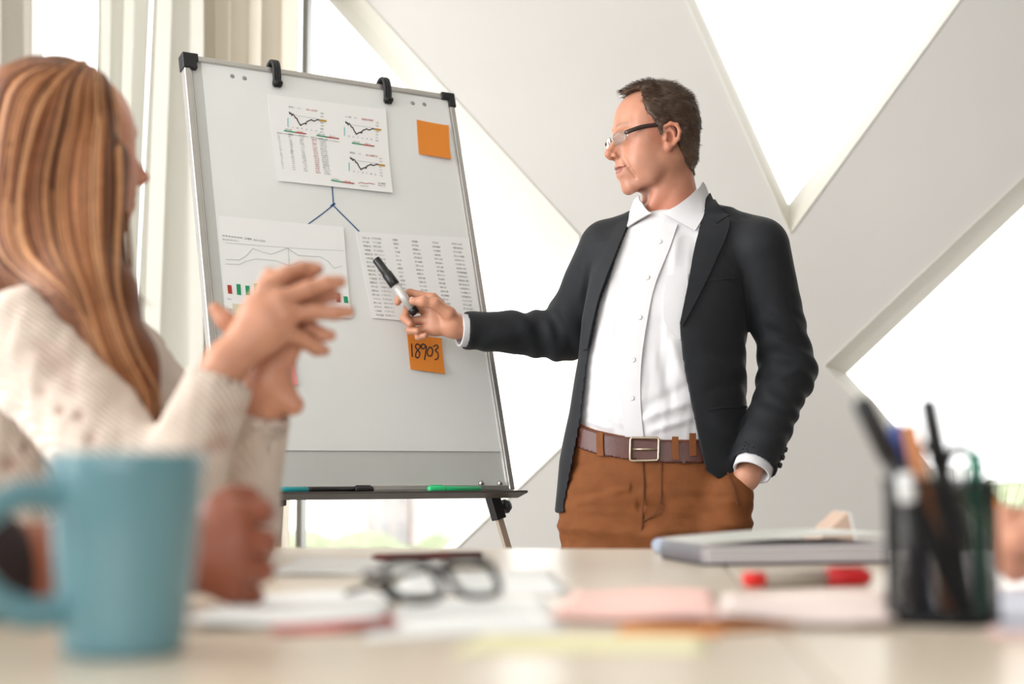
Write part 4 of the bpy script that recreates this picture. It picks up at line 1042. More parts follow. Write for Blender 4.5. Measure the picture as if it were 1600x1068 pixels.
sv = np.array(sv); hv.append(sv); hq.append(np.array(sq)); k = np.repeat(rng.uniform(.7, 1.5, len(pick)), 6)[:, None]; hc.append(hair_tint(sv) * k)
Vall = apply_M(HM, np.concatenate(hv)); hme = np_mesh('hair', Vall, np.concatenate(hq)); add_tint(hme, np.concatenate(hc)); child(obj('hair', hme, M_hair), man)
# glasses
gl = empty('eyeglasses', HO); child(gl, man); gl['label'] = 'slim eyeglasses with dark brown temples'
def lens_pts(s, grow=0.0):
    out = []
    for t in np.linspace(0, 2 * math.pi, 29)[:-1]:
        c_, s_ = math.cos(t), math.sin(t); x = (.0245 + grow) * math.copysign(abs(c_) ** .6, c_); z = (.0118 + grow) * math.copysign(abs(s_) ** .6, s_)
        out.append(HM @ Vector((s * .0335 + x, .1075 - 2.9 * ((s * .0335 + x) ** 2), .0070 + z - .0)))
    return out
for s in (-1, 1):
    lp = lens_pts(s); child(obj('lens', pydata('lens', lp, [tuple(range(28))]), M_lensm), gl)
    lp2 = lens_pts(s, .0008); child(obj('rim', tube(lp2 + lp2[:1], .0008, 6, caps=False), M_steel), gl)
    child(obj('hinge_block', tube([HM @ Vector((s * .057, .097, .0125)), HM @ Vector((s * .0625, .0955, .0135))], .0034, 8), M_gfr), gl)
    tp_ = [HM @ Vector(q) for q in ((s * .0605, .0965, .013), (s * .0675, .090, .0145), (s * .0735, .06, .0225), (s * .0785, .02, .0260), (s * .0785, .0, .0275), (s * .0765, -.020, .018), (s * .075, -.027, .006))]
    child(obj('temple', tube(smooth_path(tp_, 30), [.0032] * 17 + [.0019] * 13, 8, flat=1.6), M_gfr), gl)
child(obj('bridge', tube([HM @ Vector((-.0095, .1070, .010)), HM @ Vector((0, .1095, .013)), HM @ Vector((.0095, .1070, .010))], .0014, 6), M_steel), gl)

# ------------------------------------------------------------------ clothing
YAW = -.24
def secs(rows, yaw=YAW):
    out = []
    for y, cx, hw, ry, *dy in rows:
        p = P(cx, y, YM); out.append((p.z, p.x, YM + (dy[0] if dy else 0), hw / 727, ry, yaw))
    return out
J_rows = [(346, 1070, 66, .075, .02), (358, 1070, 100, .09, .015), (378, 1066, 124, .108, .01), (430, 1052, 130, .125), (500, 1038, 130, .130), (560, 1033, 130, .131), (640, 1028, 138, .138), (720, 1022, 147, .146), (800, 1019, 151, .150)]
S_rows = [(340, 1062, 52, .064, .015), (356, 1062, 86, .080, .012), (378, 1060, 108, .095, .008), (430, 1050, 118, .110), (500, 1036, 118, .116), (560, 1030, 119, .118), (640, 1024, 124, .119), (720, 1020, 126, .112)]
T_rows = [(640, 1020, 126, .120), (690, 1019, 131, .124), (730, 1021, 138, .130), (780, 1021, 143, .132), (830, 1021, 143, .130), (870, 1021, 142, .126)]
Jt = loft(secs(J_rows), 2.35); St = loft(secs(S_rows), 2.3); Tt0 = loft(secs(T_rows), 2.3)
trapR = rc(P(1040, 350, 3.23), P(952, 384, 3.27), .055, .058); trapL = rc(P(1075, 348, 3.21), P(1192, 378, 3.135), .055, .050)
def Jsolid(p): d = smin(Jt(p), trapR(p), .05); return smin(d, trapL(p), .05)
neckw = rc(P(1040, 280, 3.20), P(1056, 352, 3.215), .063, .068)
strapR = rc(P(1035, 352, 3.225), P(965, 388, 3.26), .048, .048); strapL = rc(P(1075, 350, 3.21), P(1165, 386, 3.145), .048, .046)
def shirt_s(p): d = smin(St(p), strapR(p), .05); return smin(d, strapL(p), .05)
zs_, zf_ = P(918, 668, YM).z, P(1003, 703, YM - .125).z; kb = (zs_ - zf_) / .125
def bplane(p): return p[:, 2] - (zs_ + kb * np.clip(p[:, 1] - YM, -.2, .08))
legs = [chain([hipc + Vector(((-.095, .095)[i], 0, -.03)), kn[i], an[i] + Vector((0, 0, -.03))], [.098, .082, .068], .02) for i in (0, 1)]
pkt = rc(P(1143, 774, 3.085), P(1132, 830, 3.10), .046, .052)
def Tsolid(p):
    d = Tt0(p)
    for l in legs: d = smin(d, l(p), .03)
    return smin(d, pkt(p), .03)
def trousers_f(p): return np.maximum(Tsolid(p), bplane(p) - .020)
Vt, Qt = polygonize(trousers_f, (hipc.x - .28, YM - .2, .02), (hipc.x + .28, YM + .2, 1.06), .005)
nt_ = vnorm(Vt, Qt); px_, py_, _ = to_px(Vt)
# folds: horizontal drag lines at the lap, stronger toward the hips
fold = .0035 * crinkle(Vt, 26, (.7, .7, 1.9), 2) + .002 * crinkle(Vt, 70, (.6, .6, 1.7), 9)
fold += .006 * np.exp(-((py_ - (835 - .10 * np.abs(px_ - 1000))) / 9) ** 2) * (Vt[:, 1] < YM) - .005 * np.exp(-((py_ - (790 + .28 * (px_ - 990))) / 8) ** 2) * (px_ > 995) * (Vt[:, 1] < YM) + .004 * np.exp(-((py_ - (760 - .3 * (px_ - 990))) / 7) ** 2) * (px_ < 985) * (Vt[:, 1] < YM)
fold *= np.clip((bplane(Vt) * -1 - .03) / .05, 0, 1)
trous = child(obj('trousers', np_mesh('trousers', Vt + nt_ * fold[:, None], Qt), M_trouser), man)
patch('fly_seam', Tsolid, [(1003, 722), (1005, 760), (1003, 800), (1001, 840)], [(1005, 722), (1007, 760), (1005, 800), (1003, 840)], .0005, .0028, M_stitch, trous, 16, 3)
patch('fly_stitching', Tsolid, [(1032, 720), (1032, 770), (1025, 798), (1006, 812)], [(1034, 720), (1034, 771), (1027, 800), (1006, 814)], .0005, .0024, M_stitch, trous, 16, 3)
patch('pocket_seam', Tsolid, [(1122, 715), (1140, 750), (1152, 790)], [(1125, 715), (1143, 750), (1155, 790)], .0005, .003, M_stitch, trous, 14, 3)
def belt_f(p): d = Tsolid(p); return np.maximum(np.maximum(d - .0055, -(d + .001)), np.abs(bplane(p) - .0005) - .0225)
Vbl, Qbl = polygonize(belt_f, (hipc.x - .26, YM - .19, zf_ - .05), (hipc.x + .26, YM + .19, zs_ + .09), .0032)
belt = child(obj('belt', np_mesh('belt', relax(Vbl, Qbl, 1), Qbl), M_belt), man)
Bsol = lambda p: Tsolid(p) - .0055
def on(fn, x, y, off, near=2.6):
    h, _ = march(fn, [x], [y], near); g = grad(fn, h); return Vector(h[0]) + Vector(g[0]) * off, Vector(g[0])
bk = [on(Bsol, x, y, .004)[0] for x, y in ((986, 684), (1030, 684), (1029, 719), (985, 720))]
loop_ = []
for i in range(4):
    a, b = bk[i], bk[(i + 1) % 4]; loop_ += [a.lerp(b, t) for t in (.06, .5, .94)]
child(obj('buckle', tube(loop_ + loop_[:1], .0028, 8, caps=False), M_steel), belt); child(obj('buckle_prong', tube([on(Bsol, 990, 702, .004)[0], on(Bsol, 1008, 702, .007)[0], on(Bsol, 1029, 702, .004)[0]], .0022, 8), M_steel), belt)
for x in (938, 1055, 1082):
    y = 703 - (.0017 * (x - 1003) ** 2) * (1.4 if x < 1003 else .9); patch('belt_loop', Bsol, [(x - 5, y - 17), (x - 5, y), (x - 4, y + 19)], [(x + 5, y - 17), (x + 5, y), (x + 6, y + 19)], .001, .0025, M_trouser, belt, 8, 4)
for x in (955, 968, 981 - 6, 1040, 1048):
    pass
# shirt
def shirt_f(p):
    d = shirt_s(p); d = smax(d, -(neckw(p) + .006) * 1.0 - 0 * d, .006) if False else d
    return np.maximum(d, -(bplane(p) + .03))
lo_s = (hipc.x - .3, YM - .19, zf_ - .06); hi_s = (hipc.x + .3, YM + .22, P(1050, 318, YM).z)
Vs, Qs = polygonize(shirt_f, lo_s, hi_s, .0036)
ns = vnorm(Vs, Qs); px_, py_, _ = to_px(Vs)
fold = .0030 * crinkle(Vs, 20, (1.5, 1, .6), 4) + .0012 * crinkle(Vs, 60, (1.2, 1, .7), 8)
for (x0, y0, x1, y1, a_, w_) in ((925, 640, 985, 668, .006, 7), (930, 615, 1000, 650, -.004, 8), (1000, 655, 1085, 625, .006, 7), (1010, 675, 1085, 652, .006, 6), (1000, 640, 1080, 600, -.004, 8), (960, 420, 935, 560, .004, 9), (975, 430, 955, 600, -.003, 9), (1045, 520, 1070, 600, .005, 9), (1030, 540, 1050, 640, -.004, 9), (1060, 360, 1050, 430, .003, 7), (915, 655, 960, 672, .006, 5)):
    ex, ey = x1 - x0, y1 - y0; L2 = ex * ex + ey * ey; t = ((px_ - x0) * ex + (py_ - y0) * ey) / L2; dd = ((px_ - x0) * ey - (py_ - y0) * ex) / math.sqrt(L2)
    fold += a_ * np.exp(-(dd / w_) ** 2) * np.exp(-((t - .5) / .45) ** 4)
fold *= np.clip((py_ - 345) / 30, 0, 1) * (Vs[:, 1] < YM + .05)
shirt = child(obj('shirt', np_mesh('shirt', Vs + ns * fold[:, None], Qs), M_shirt), man)
patch('button_placket', shirt_s, [(1036, 349), (1022, 385), (998, 440), (986, 500), (976, 562), (974, 622), (977, 682)], [(1059, 352), (1046, 390), (1024, 445), (1012, 500), (1003, 562), (1001, 622), (1006, 684)], .0022, .0022, M_shirt, shirt, 44, 7)
patch('shirt_pocket', shirt_s, [(1043, 430), (1037, 470), (1040, 506), (1060, 530)], [(1075, 428), (1074, 470), (1072, 506), (1064, 530)], .0018, .0016, M_shirt, shirt, 20, 8)
for x, y in ((1031, 379), (1012, 434), (1000, 496), (990, 562), (988, 622)):
    c_, n_ = on(shirt_s, x, y, .0045); t_ = n_.orthogonal().normalized(); M_ = frame_M(c_, t_, n_.cross(t_), n_)
    child(obj('button', xf(lathe([(.0002, .0008), (.002, .0008), (.0035, .0016), (.0052, .0014), (.0056, .0), (.0002, 0)], 16), M_), M_btn), shirt)
# shirt collar: stand and two wings
neckl = rc(HM @ Vector((0, -.018, -.05)), nb_w, .0582, .060)
def collar_base(p): return smin(shirt_s(p), neckl(p) - .012, .035)
def jcollar_base(p): return smin(Jsolid(p), neckl(p) - .018, .03)
def coll(l, r, o=.004): return patch('collar_wing', collar_base, l, r, o, .003, M_shirt, shirt, 18, 10)
coll([(1094, 285), (1086, 297), (1064, 318), (1040, 331), (1036, 334)], [(1099, 292), (1104, 312), (1101, 336), (1089, 359), (1086, 362)], .004)
coll([(1003, 305), (1005, 315), (1014, 328), (1021, 334)], [(997, 312), (990, 332), (984, 352), (983, 358)], .006)
def stand_f(p):
    d = neckl(p); a_ = Vector(nb_w) - (HM @ Vector((0, -.018, -.05))); L_ = a_.length; a_.normalize(); o_ = np.array(HM @ Vector((0, -.018, -.05))); t = (p - o_) @ np.array(a_)
    q = (p - np.array(nb_w)) @ np.array(fwd.lerp(Vector((-.3, -1, 0)), .6).normalized())
    top = L_ - .062 + .32 * np.clip(q + .06, 0, .15)
    return np.maximum(np.maximum(d - .0085, -(d - .0045)), np.maximum(top - t, t - L_ - .02))
lo, hi = bounds([nb_w + Vector((-.09, -.09, -.05)), nb_w + Vector((.09, .09, .11))], 0); Vst, Qst = polygonize(stand_f, lo, hi, .0028)
child(obj('collar_stand', np_mesh('stand', Vst, Qst), M_shirt), shirt)
def cuff(Wp, Ep, r0, r1, a0, a1, name, m, par, h=.0022, th=.0055):
    dv = np.array((Vector(Wp) - Vector(Ep)).normalized()); o_ = np.array(Wp); g = rc(Vector(Wp) - Vector(dv) * .08, Vector(Wp) + Vector(dv) * .05, r0, r1)
    def fn(p): d = g(p); t = (p - o_) @ dv; return np.maximum(np.maximum(d, -(d + th)), np.maximum(a0 - t, t - a1))
    c = Vector(Wp); V, Q = polygonize(fn, c - Vector((.11,) * 3), c + Vector((.11,) * 3), h); return child(obj(name, np_mesh(name, V, Q), m), par)
cuff(WRp, ER, .0385, .0365, -.05, .013, 'shirt_cuff', M_shirt, shirt); cuff(WL, EL, .041, .039, -.05, .016, 'shirt_cuff', M_shirt, shirt)

# jacket
open_poly = [(1012, 290), (1000, 322), (985, 345), (965, 398), (938, 471), (918, 560), (907, 655), (895, 720), (881, 790), (881, 930), (1240, 930), (1185, 772), (1150, 754), (1122, 748), (1103, 735), (1094, 700), (1084, 650), (1068, 570), (1062, 508), (1074, 448), (1086, 381), (1098, 335), (1108, 300), (1105, 280)]
sleeveR = chain([SR, ER, WRp], [.066, .055, .0425], .03); sleeveL = chain([SL, EL, WL], [.066, .055, .0465], .03)
def opener(W_, E_, r): d = (Vector(W_) - Vector(E_)).normalized(); return rc(Vector(W_) - d * .05, Vector(W_) + d * .06, r - .005, r - .005), np.array(d), np.array(W_)
opR, opL = opener(WRp, ER, .0425), opener(WL, EL, .0465)
hemz = P(1020, 786, YM).z
def jacket_f(p):
    J = Jsolid(p); sh = np.maximum(J, -(J + .0065))
    x, y, zc = to_px(p); c = poly_sd(x, y, open_poly) * zc / FPX
    cut = np.maximum(c, p[:, 1] - (YM - .015)); sh = smax(sh, (-cut).astype(F32), .002)
    sh = np.maximum(sh, -(neckw(p) - .014)); sh = np.maximum(sh, hemz - p[:, 2] + .03 * np.sin((p[:, 0] - hipc.x) * 5))
    out = sh
    for s, (o_, d_, w_) in ((sleeveR, opR), (sleeveL, opL)):
        q = s(p); q = np.maximum(q, (p - w_) @ d_); q = smax(q, -o_(p), .002); out = smin(out, q.astype(F32), .012)
    return out
Vj, Qj = polygonize(jacket_f, (WRp.x - .03, YM - .24, hemz - .03), (EL.x + .09, YM + .30, P(1050, 322, YM).z), .0036)
nj = vnorm(Vj, Qj); px_, py_, _ = to_px(Vj)
fold = .0018 * crinkle(Vj, 18, (1, 1, 1), 1)
def sl_fold(S_, E_, W_, amp):
    e = np.array(E_); w1 = np.array(W_); s1 = np.array(S_)
    du = (e - s1) / np.linalg.norm(e - s1); dl = (w1 - e) / np.linalg.norm(w1 - e); tu = (Vj - s1) @ du; tl = (Vj - e) @ dl
    near_ = np.exp(-(np.linalg.norm(Vj - e, axis=1) / .11) ** 2); f = amp * near_ * np.sin(150 * (tl * .6 + tu * .4) + 3 * crinkle(Vj, 12, (1, 1, 1), 3))
    m2 = np.exp(-((np.linalg.norm(Vj - (e + w1) / 2, axis=1)) / .12) ** 2); return f + amp * .6 * m2 * np.sin(95 * tl + 4 * crinkle(Vj, 14, (1, 1, 1), 6))
fold += sl_fold(SR, ER, WRp, .0042) + sl_fold(SL, EL, WL, .0034)
for (x0, y0, x1, y1, a_, w_) in ((1180, 470, 1180, 560, -.004, 10), (1090, 560, 1165, 585, .004, 9), (1095, 610, 1165, 600, -.003, 9), (1110, 650, 1160, 690, .004, 9), (920, 400, 905, 470, .004, 7), (1200, 480, 1255, 510, .005, 7), (1195, 510, 1262, 545, -.004, 7), (1190, 600, 1262, 570, .005, 8)):
    ex, ey = x1 - x0, y1 - y0; L2 = ex * ex + ey * ey; t = ((px_ - x0) * ex + (py_ - y0) * ey) / L2; dd = ((px_ - x0) * ey - (py_ - y0) * ex) / math.sqrt(L2)
    fold += a_ * np.exp(-(dd / w_) ** 2) * np.exp(-((t - .5) / .45) ** 4)
jk = child(obj('jacket', np_mesh('jacket', Vj + nj * fold[:, None], Qj), M_jacket), man)
patch('lapel', Jsolid, [(1107, 304), (1098, 345), (1086, 385), (1074, 448), (1062, 506)], [(1128, 330), (1140, 352), (1122, 398), (1090, 465), (1066, 510)], .003, .0035, M_jacket, jk, 26, 10)
patch('lapel', Jsolid, [(984, 348), (963, 400), (937, 471), (921, 545)], [(966, 350), (938, 415), (917, 490), (914, 548)], .003, .0035, M_jacket, jk, 24, 8)
patch('jacket_collar', jcollar_base, [(1105, 304), (1112, 316), (1124, 330), (1138, 341)], [(1101, 312), (1101, 330), (1108, 342), (1119, 352)], .004, .004, M_jacket, jk, 14, 8)
patch('buttonhole', Jsolid, [(1112, 353), (1127, 357)], [(1112, 355), (1127, 359)], .0068, .0008, M_sew, jk, 6, 3)
patch('breast_pocket', Jsolid, [(1100, 437), (1135, 434), (1170, 431)], [(1100, 439), (1135, 436), (1170, 433)], .0005, .0022, M_sew, jk, 12, 3)
patch('pocket_flap', Jsolid, [(1105, 638), (1135, 634), (1166, 634)], [(1106, 641), (1136, 637), (1166, 637)], .0005, .0026, M_sew, jk, 12, 3)
c_, n_ = on(Jsolid, 1072, 586, .002)
dl = (WL - EL).normalized(); side = Vector((1, -.15, 0)); side = (side - dl * side.dot(dl)).normalized()
for k in range(3):
    c_ = WL - dl * (.018 + .02 * k) + side * .0475; M_ = frame_M(c_, dl, side.cross(dl), side); child(obj('sleeve_button', xf(lathe([(.0003, .005), (.004, .006), (.006, .004), (.0055, 0), (.0003, 0)], 14), M_), M_blk), jk)
# shoes
for i in (0, 1):
    a_ = an[i]; f_ = union([ell((a_.x, YM - .10, .035), (.048, .10, .034)), (ell((a_.x, YM + .03, .045), (.040, .06, .045)), .03)], .03)
    V, Q = polygonize(lambda p: np.maximum(f_(p), .001 - p[:, 2]), (a_.x - .08, YM - .24, -.01), (a_.x + .08, YM + .13, .12), .006); child(obj('shoe', np_mesh('shoe', V, Q), M_shoe), man)

# marker in his hand
M_mkb = mat('marker_silver', (196, 192, 188), .3, metal=.25); M_mkc = mat('marker_cap_black', (18, 18, 20), .35)
ma, mb = P(587, 404, D - .008), P(650, 490, D - .006); md = mb - ma
mk = root('marker', mb, 'silver whiteboard marker with black cap held in the man\'s hand', 'marker')
child(obj('cap', tube([ma, ma + md * .02, ma + md * .26, ma + md * .265, ma + md * .47, ma + md * .48], [.0085, .0092, .0098, .0116, .0122, .0115], 20), M_mkc), mk)
child(obj('barrel', tube([ma + md * .48, ma + md * .94], [.0102, .0098], 20), M_mkb), mk); child(obj('end_plug', tube([ma + md * .90, ma + md * .905, ma + md], [.0098, .0108, .0098], 20), M_mkc), mk)
# ------------------------------------------------------------------ the seated woman
M_whair = mat('hair_copper', (176, 112, 62), .55, var=.12, vscale=60, attr=True, spec=.3)
def knit_mat():
    m = mat('cream_knit', (214, 198, 184), .9, var=.05, vscale=30, attr=True, sheen=.15)
    nt = m.node_tree; N = nt.nodes; L = nt.links; b = N['Principled BSDF']; tc = N.new('ShaderNodeTexCoord'); wv = N.new('ShaderNodeTexWave'); wv.inputs['Scale'].default_value = 55; wv.inputs['Distortion'].default_value = 1.5; wv.bands_direction = 'DIAGONAL'
    L.new(tc.outputs['Object'], wv.inputs['Vector']); bp = N.new('ShaderNodeBump'); bp.inputs['Strength'].default_value = .6; bp.inputs['Distance'].default_value = .004; L.new(wv.outputs['Fac'], bp.inputs['Height']); L.new(bp.outputs['Normal'], b.inputs['Normal'])
    return m
M_knit = knit_mat()
WY = 1.95
wom = root('person', (P(60, 700, WY).x, WY, 0), 'seated woman with long copper blonde hair and cream knit sweater, hands joined', 'person')
wf = Vector((.73, .683, 0)).normalized(); WO = P(106, 243, WY); WMx = head_M(WO, wf, math.radians(3), 0, .94); WMi = WMx.inverted()
wn = P(75, 470, WY + .02); wnl = WMi @ wn
whf = head_field(tuple(wnl), .047, 1.0)
Vw, Qw = polygonize(whf, (-.105, -.125, wnl.z - .06), (.105, .15, .14), .003)
tw = skin_tint(Vw, (214, 158, 132), (186, 96, 92), 1); Vww = apply_M(WMx, Vw)
# joined hands: near right hand, far left hand
DH = 1.70
def K(x, y, dz): return P(x, y, DH + dz)
ELr, WRr = P(252, 822, 1.66), K(350, 572, .0); ELl, WRl = P(366, 830, 1.83), K(420, 600, .055)
rm_ = [K(414, 452, .000), K(436, 468, -.004), K(446, 492, -.004), K(444, 516, .002)]
rf_ = [[K(447, 428, .012), K(470, 420, .022), K(487, 418, .028)], [K(480, 452, .004), K(510, 443, .010), K(531, 440, .014)], [K(489, 487, .006), K(522, 488, .010), K(545, 487, .013)], [K(470, 528, .010), K(490, 540, .016), K(506, 546, .020)]]
rt_ = [K(385, 510, .012), K(402, 475, .016), K(416, 450, .016), K(421, 428, .014)]
hWr = hand_field(WRr, rm_, rf_, rt_, .93, [rc(WRr, ELr, .026, .034)])
lm_ = [K(432, 478, .040), K(448, 490, .045), K(458, 506, .046), K(458, 524, .042)]
lf_ = [[K(458, 446, .034), K(480, 428, .030), K(496, 420, .028)], [K(486, 470, .030), K(508, 462, .028), K(524, 462, .026)], [K(484, 510, .030), K(502, 522, .026), K(516, 524, .024)], [K(478, 536, .034), K(494, 546, .034), K(508, 548, .034)]]
lt_ = [K(400, 545, .045), K(372, 520, .040), K(352, 500, .036), K(336, 482, .034)]
hWl = hand_field(WRl, lm_, lf_, lt_, .93, [rc(WRl, ELl, .026, .034), rc(K(446, 622, .05), K(458, 632, .045), .016, .013)])
def hands_w(p): return smin(hWr(p), hWl(p), .002)
lo, hi = bounds([K(320, 405, -.05), K(560, 640, .1), K(320, 640, 0)], .02); VW, QW = polygonize(hands_w, lo, hi, .0024)
SHr, SHl = P(48, 535, 1.83), P(190, 560, 2.12); chest = P(62, 640, 2.0); whip = Vector((chest.x - .04, 2.0, .52))
wcore = union([rc(wn + Vector((.01, .01, -.05)), chest, .03, .06), rc(chest, whip, .09, .11), rc(SHr, ELr, .04, .034), rc(SHl, ELl, .04, .034), rc(SHr + Vector((.02, .06, -.06)), SHl + Vector((0, 0, -.06)), .04, .04), rc(whip, whip + Vector((.30, .06, -.03)), .075, .06), rc(whip + Vector((.30, .06, -.03)), whip + Vector((.30, .08, -.45)), .055, .04), rc(whip + Vector((0, .1, 0)), whip + Vector((.26, .18, -.03)), .075, .06), rc(whip + Vector((.26, .18, -.03)), whip + Vector((.28, .2, -.45)), .055, .04)], .03)
Vx, Qx = polygonize(wcore, (whip.x - .25, 1.4, .02), (P(470, 800, 1.85).x + .05, 2.5, wn.z + .02), .012)
Vb, Qb = merge([(Vww, Qw), (VW, QW), (Vx, Qx)]); bme = np_mesh('body', Vb, Qb); add_tint(bme, np.concatenate([tw, flat_tint(VW, (198, 142, 114)), flat_tint(Vx, (205, 150, 125))])); child(obj('body', bme, M_skin), wom)
for s in (-1, 1):
    bm = bmesh.new(); bmesh.ops.create_uvsphere(bm, u_segments=24, v_segments=16, radius=.0128); me = bm_mesh(bm, 'eye', True); vv = np.array([v.co[:] for v in me.vertices]); ca = vv[:, 1] / .0128
    col = np.tile(A(lin((232, 226, 220))), (len(vv), 1)); col[ca > .86] = lin((84, 96, 84)); col[ca > .965] = lin((14, 12, 12)); add_tint(me, col); me.transform(WMx @ Matrix.Translation((s * .0315, .0745, .0135))); child(obj('eye', me, M_eye), wom)
# sweater
def wsec(rows): return [(P(cx, y, Yc_).z, P(cx, y, Yc_).x, Yc_, rx, ry, yw) for y, cx, Yc_, rx, ry, yw in rows]
TW = loft(wsec([(458, 72, 1.98, .075, .072, 1.0), (478, 72, 1.98, .11, .084, 1.05), (505, 74, 1.98, .145, .095, 1.05), (540, 76, 1.98, .168, .102, 1.05), (620, 80, 1.99, .170, .115, 1.05), (720, 80, 2.0, .165, .125, 1.05), (850, 60, 2.0, .160, .125, 1.05), (1150, 40, 2.0, .185, .15, 1.05)]), 2.2)
slr = chain([SHr, ELr, WRr + (ELr - WRr).normalized() * .012], [.072, .058, .0375], .03); sll = chain([SHl, ELl, WRl + (ELl - WRl).normalized() * .03], [.062, .048, .034], .03)
def op2(W_, E_, o, r): d = (Vector(W_) - Vector(E_)).normalized(); w0 = Vector(W_) - d * o; return rc(w0 - d * .06, w0 + d * .06, r, r), np.array(d), np.array(w0)
oa, ob = op2(WRr, ELr, .016, .0325), op2(WRl, ELl, .034, .0295)
def sweater_f(p):
    d = TW(p)
    d = np.maximum(d, -(rc(wn + Vector((0, 0, .05)), wn + Vector((0, 0, .14)), .054, .06)(p)))
    for s, (o_, dv, w0) in ((slr, oa), (sll, ob)):
        q = np.maximum(s(p), np.minimum((p - w0) @ dv, .10 - np.linalg.norm(p - w0, axis=1))); q = smax(q, -o_(p), .003); d = smin(d, q.astype(F32), .03)
    return d
Vk, Qk = polygonize(sweater_f, (P(0, 600, 1.8).x - .28, 1.50, whip.z - .02), (P(475, 700, 1.83).x + .04, 2.35, wn.z + .03), .0048)
nk_ = vnorm(Vk, Qk); px_, py_, zc_ = to_px(Vk)
fd = .004 * crinkle(Vk, 16, (1, 1, 1), 2) + .0022 * crinkle(Vk, 60, (1, 1, .6), 5)
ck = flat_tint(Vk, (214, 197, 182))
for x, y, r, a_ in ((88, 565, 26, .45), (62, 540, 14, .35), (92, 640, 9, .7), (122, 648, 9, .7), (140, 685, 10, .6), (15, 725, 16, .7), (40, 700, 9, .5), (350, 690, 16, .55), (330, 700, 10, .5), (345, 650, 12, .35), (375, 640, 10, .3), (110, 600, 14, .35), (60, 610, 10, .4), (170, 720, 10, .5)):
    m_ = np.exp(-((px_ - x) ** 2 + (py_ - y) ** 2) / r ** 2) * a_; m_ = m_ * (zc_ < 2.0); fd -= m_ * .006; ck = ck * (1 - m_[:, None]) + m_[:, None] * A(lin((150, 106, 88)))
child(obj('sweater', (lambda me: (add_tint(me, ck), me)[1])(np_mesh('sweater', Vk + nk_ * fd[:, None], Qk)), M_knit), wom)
# trousers of the seated figure (below the table edge)
M_jean = mat('dark_trousers', (52, 54, 66), .8)
wl = union([rc(whip, whip + Vector((.30, .06, -.03)), .095, .078), rc(whip + Vector((.30, .06, -.03)), whip + Vector((.30, .08, -.47)), .07, .055), rc(whip + Vector((0, .1, 0)), whip + Vector((.26, .18, -.03)), .095, .078), rc(whip + Vector((.26, .18, -.03)), whip + Vector((.28, .2, -.47)), .07, .055)], .03)
V, Q = polygonize(wl, whip + Vector((-.15, -.15, -.52)), whip + Vector((.45, .35, .13)), .01); child(obj('trousers', np_mesh('t', V, Q), M_jean), wom)
# chair under her
M_chair = mat('chair_shell', (206, 200, 192), .5); ch = root('meeting_chair', (whip.x, whip.y, 0), 'pale shell chair under the seated woman', 'chair')
child(obj('seat', box((whip.x - .22, whip.y - .20, .405), (whip.x + .22, whip.y + .28, .43), bev=.01), M_chair), ch)
child(obj('backrest', box((whip.x - .27, whip.y - .20, .50), (whip.x - .245, whip.y + .25, .80), bev=.01), M_chair), ch)
for x in (-.23, .19):
    for y in (-.18, .24): child(obj('leg', tube([(whip.x + x, whip.y + y, .0), (whip.x + x * .9, whip.y + y * .9, .41)], .011, 10), M_tleg if 'M_tleg' in globals() else M_alu), ch)
for y in (-.12, .18): child(obj('back_post', tube([(whip.x - .2, whip.y + y, .41), (whip.x - .257, whip.y + y, .56)], .01, 8), M_alu), ch)
# hair: mass plus strands
def kx(x, y, Y): return P(x, y, Y)
massf = union([ell(WO + Vector((-.022, -.012, .022)), (.096, .102, .108)), (rc(P(70, 230, 1.93), P(66, 400, 1.90), .085, .072), .04), (rc(P(30, 260, 1.92), P(30, 395, 1.92), .075, .06), .04), (chain([P(85, 400, 1.88), P(140, 470, 1.82), P(180, 570, 1.80), P(214, 660, 1.79)], [.062, .052, .046, .030], .03), .03), (rc(P(160, 250, 1.88), P(152, 430, 1.84), .034, .030), .03)], .03)
Vm, Qm = polygonize(massf, P(-90, 60, 1.95) * 0 + Vector((WO.x - .2, 1.68, P(200, 720, 1.79).z)), Vector((WO.x + .2, 2.12, WO.z + .17)), .005)
nm = vnorm(Vm, Qm); flw = crinkle(Vm, 60, (1.5, 1.2, .12), 3); Vm2 = Vm + nm * (.003 * flw)[:, None]
# keep the face clear of the mass
lm = apply_M(WMi, Vm2); face = (lm[:, 1] > .055) & (lm[:, 2] < .085) & (lm[:, 2] > -.12) & (np.abs(lm[:, 0]) < .062)
keep = ~face[Qm].all(1); Qm = Qm[keep]
cm = flat_tint(Vm2, (112, 68, 40)) * (1 + .35 * flw)[:, None]
hv, hq, hc, off = [Vm2], [Qm], [cm], len(Vm2)
def strand(path, r, col, n=16, sides=4):
    global off
    me = tube(smooth_path(path, n), [r * (.55 + .45 * math.sin(math.pi * min(1, (i / (n - 1)) * 1.25 + .12))) * (1 if i < n - 3 else (n - i) / 4) for i in range(n)], sides, caps=False)
    v = np.array([q.co[:] for q in me.vertices]); q = np.array([tuple(f.vertices) for f in me.polygons]); hv.append(v); hq.append(q + off); hc.append(np.tile(A(lin(col)), (len(v), 1))); off += len(v); bpy.data.meshes.remove(me)
pal = [(170, 116, 74), (148, 94, 58), (120, 74, 44), (192, 140, 96), (138, 86, 54), (90, 54, 32), (158, 104, 66), (104, 62, 38)]
def jit(p, a): return p + Vector((random.uniform(-a, a), random.uniform(-a, a) * .6, random.uniform(-a, a)))
def surf(px, py, out=.003):
    h, _ = march(massf, [px], [py], 1.2, 2.6, 60); return Vector(h[0]) + Vector((0, -out, 0))
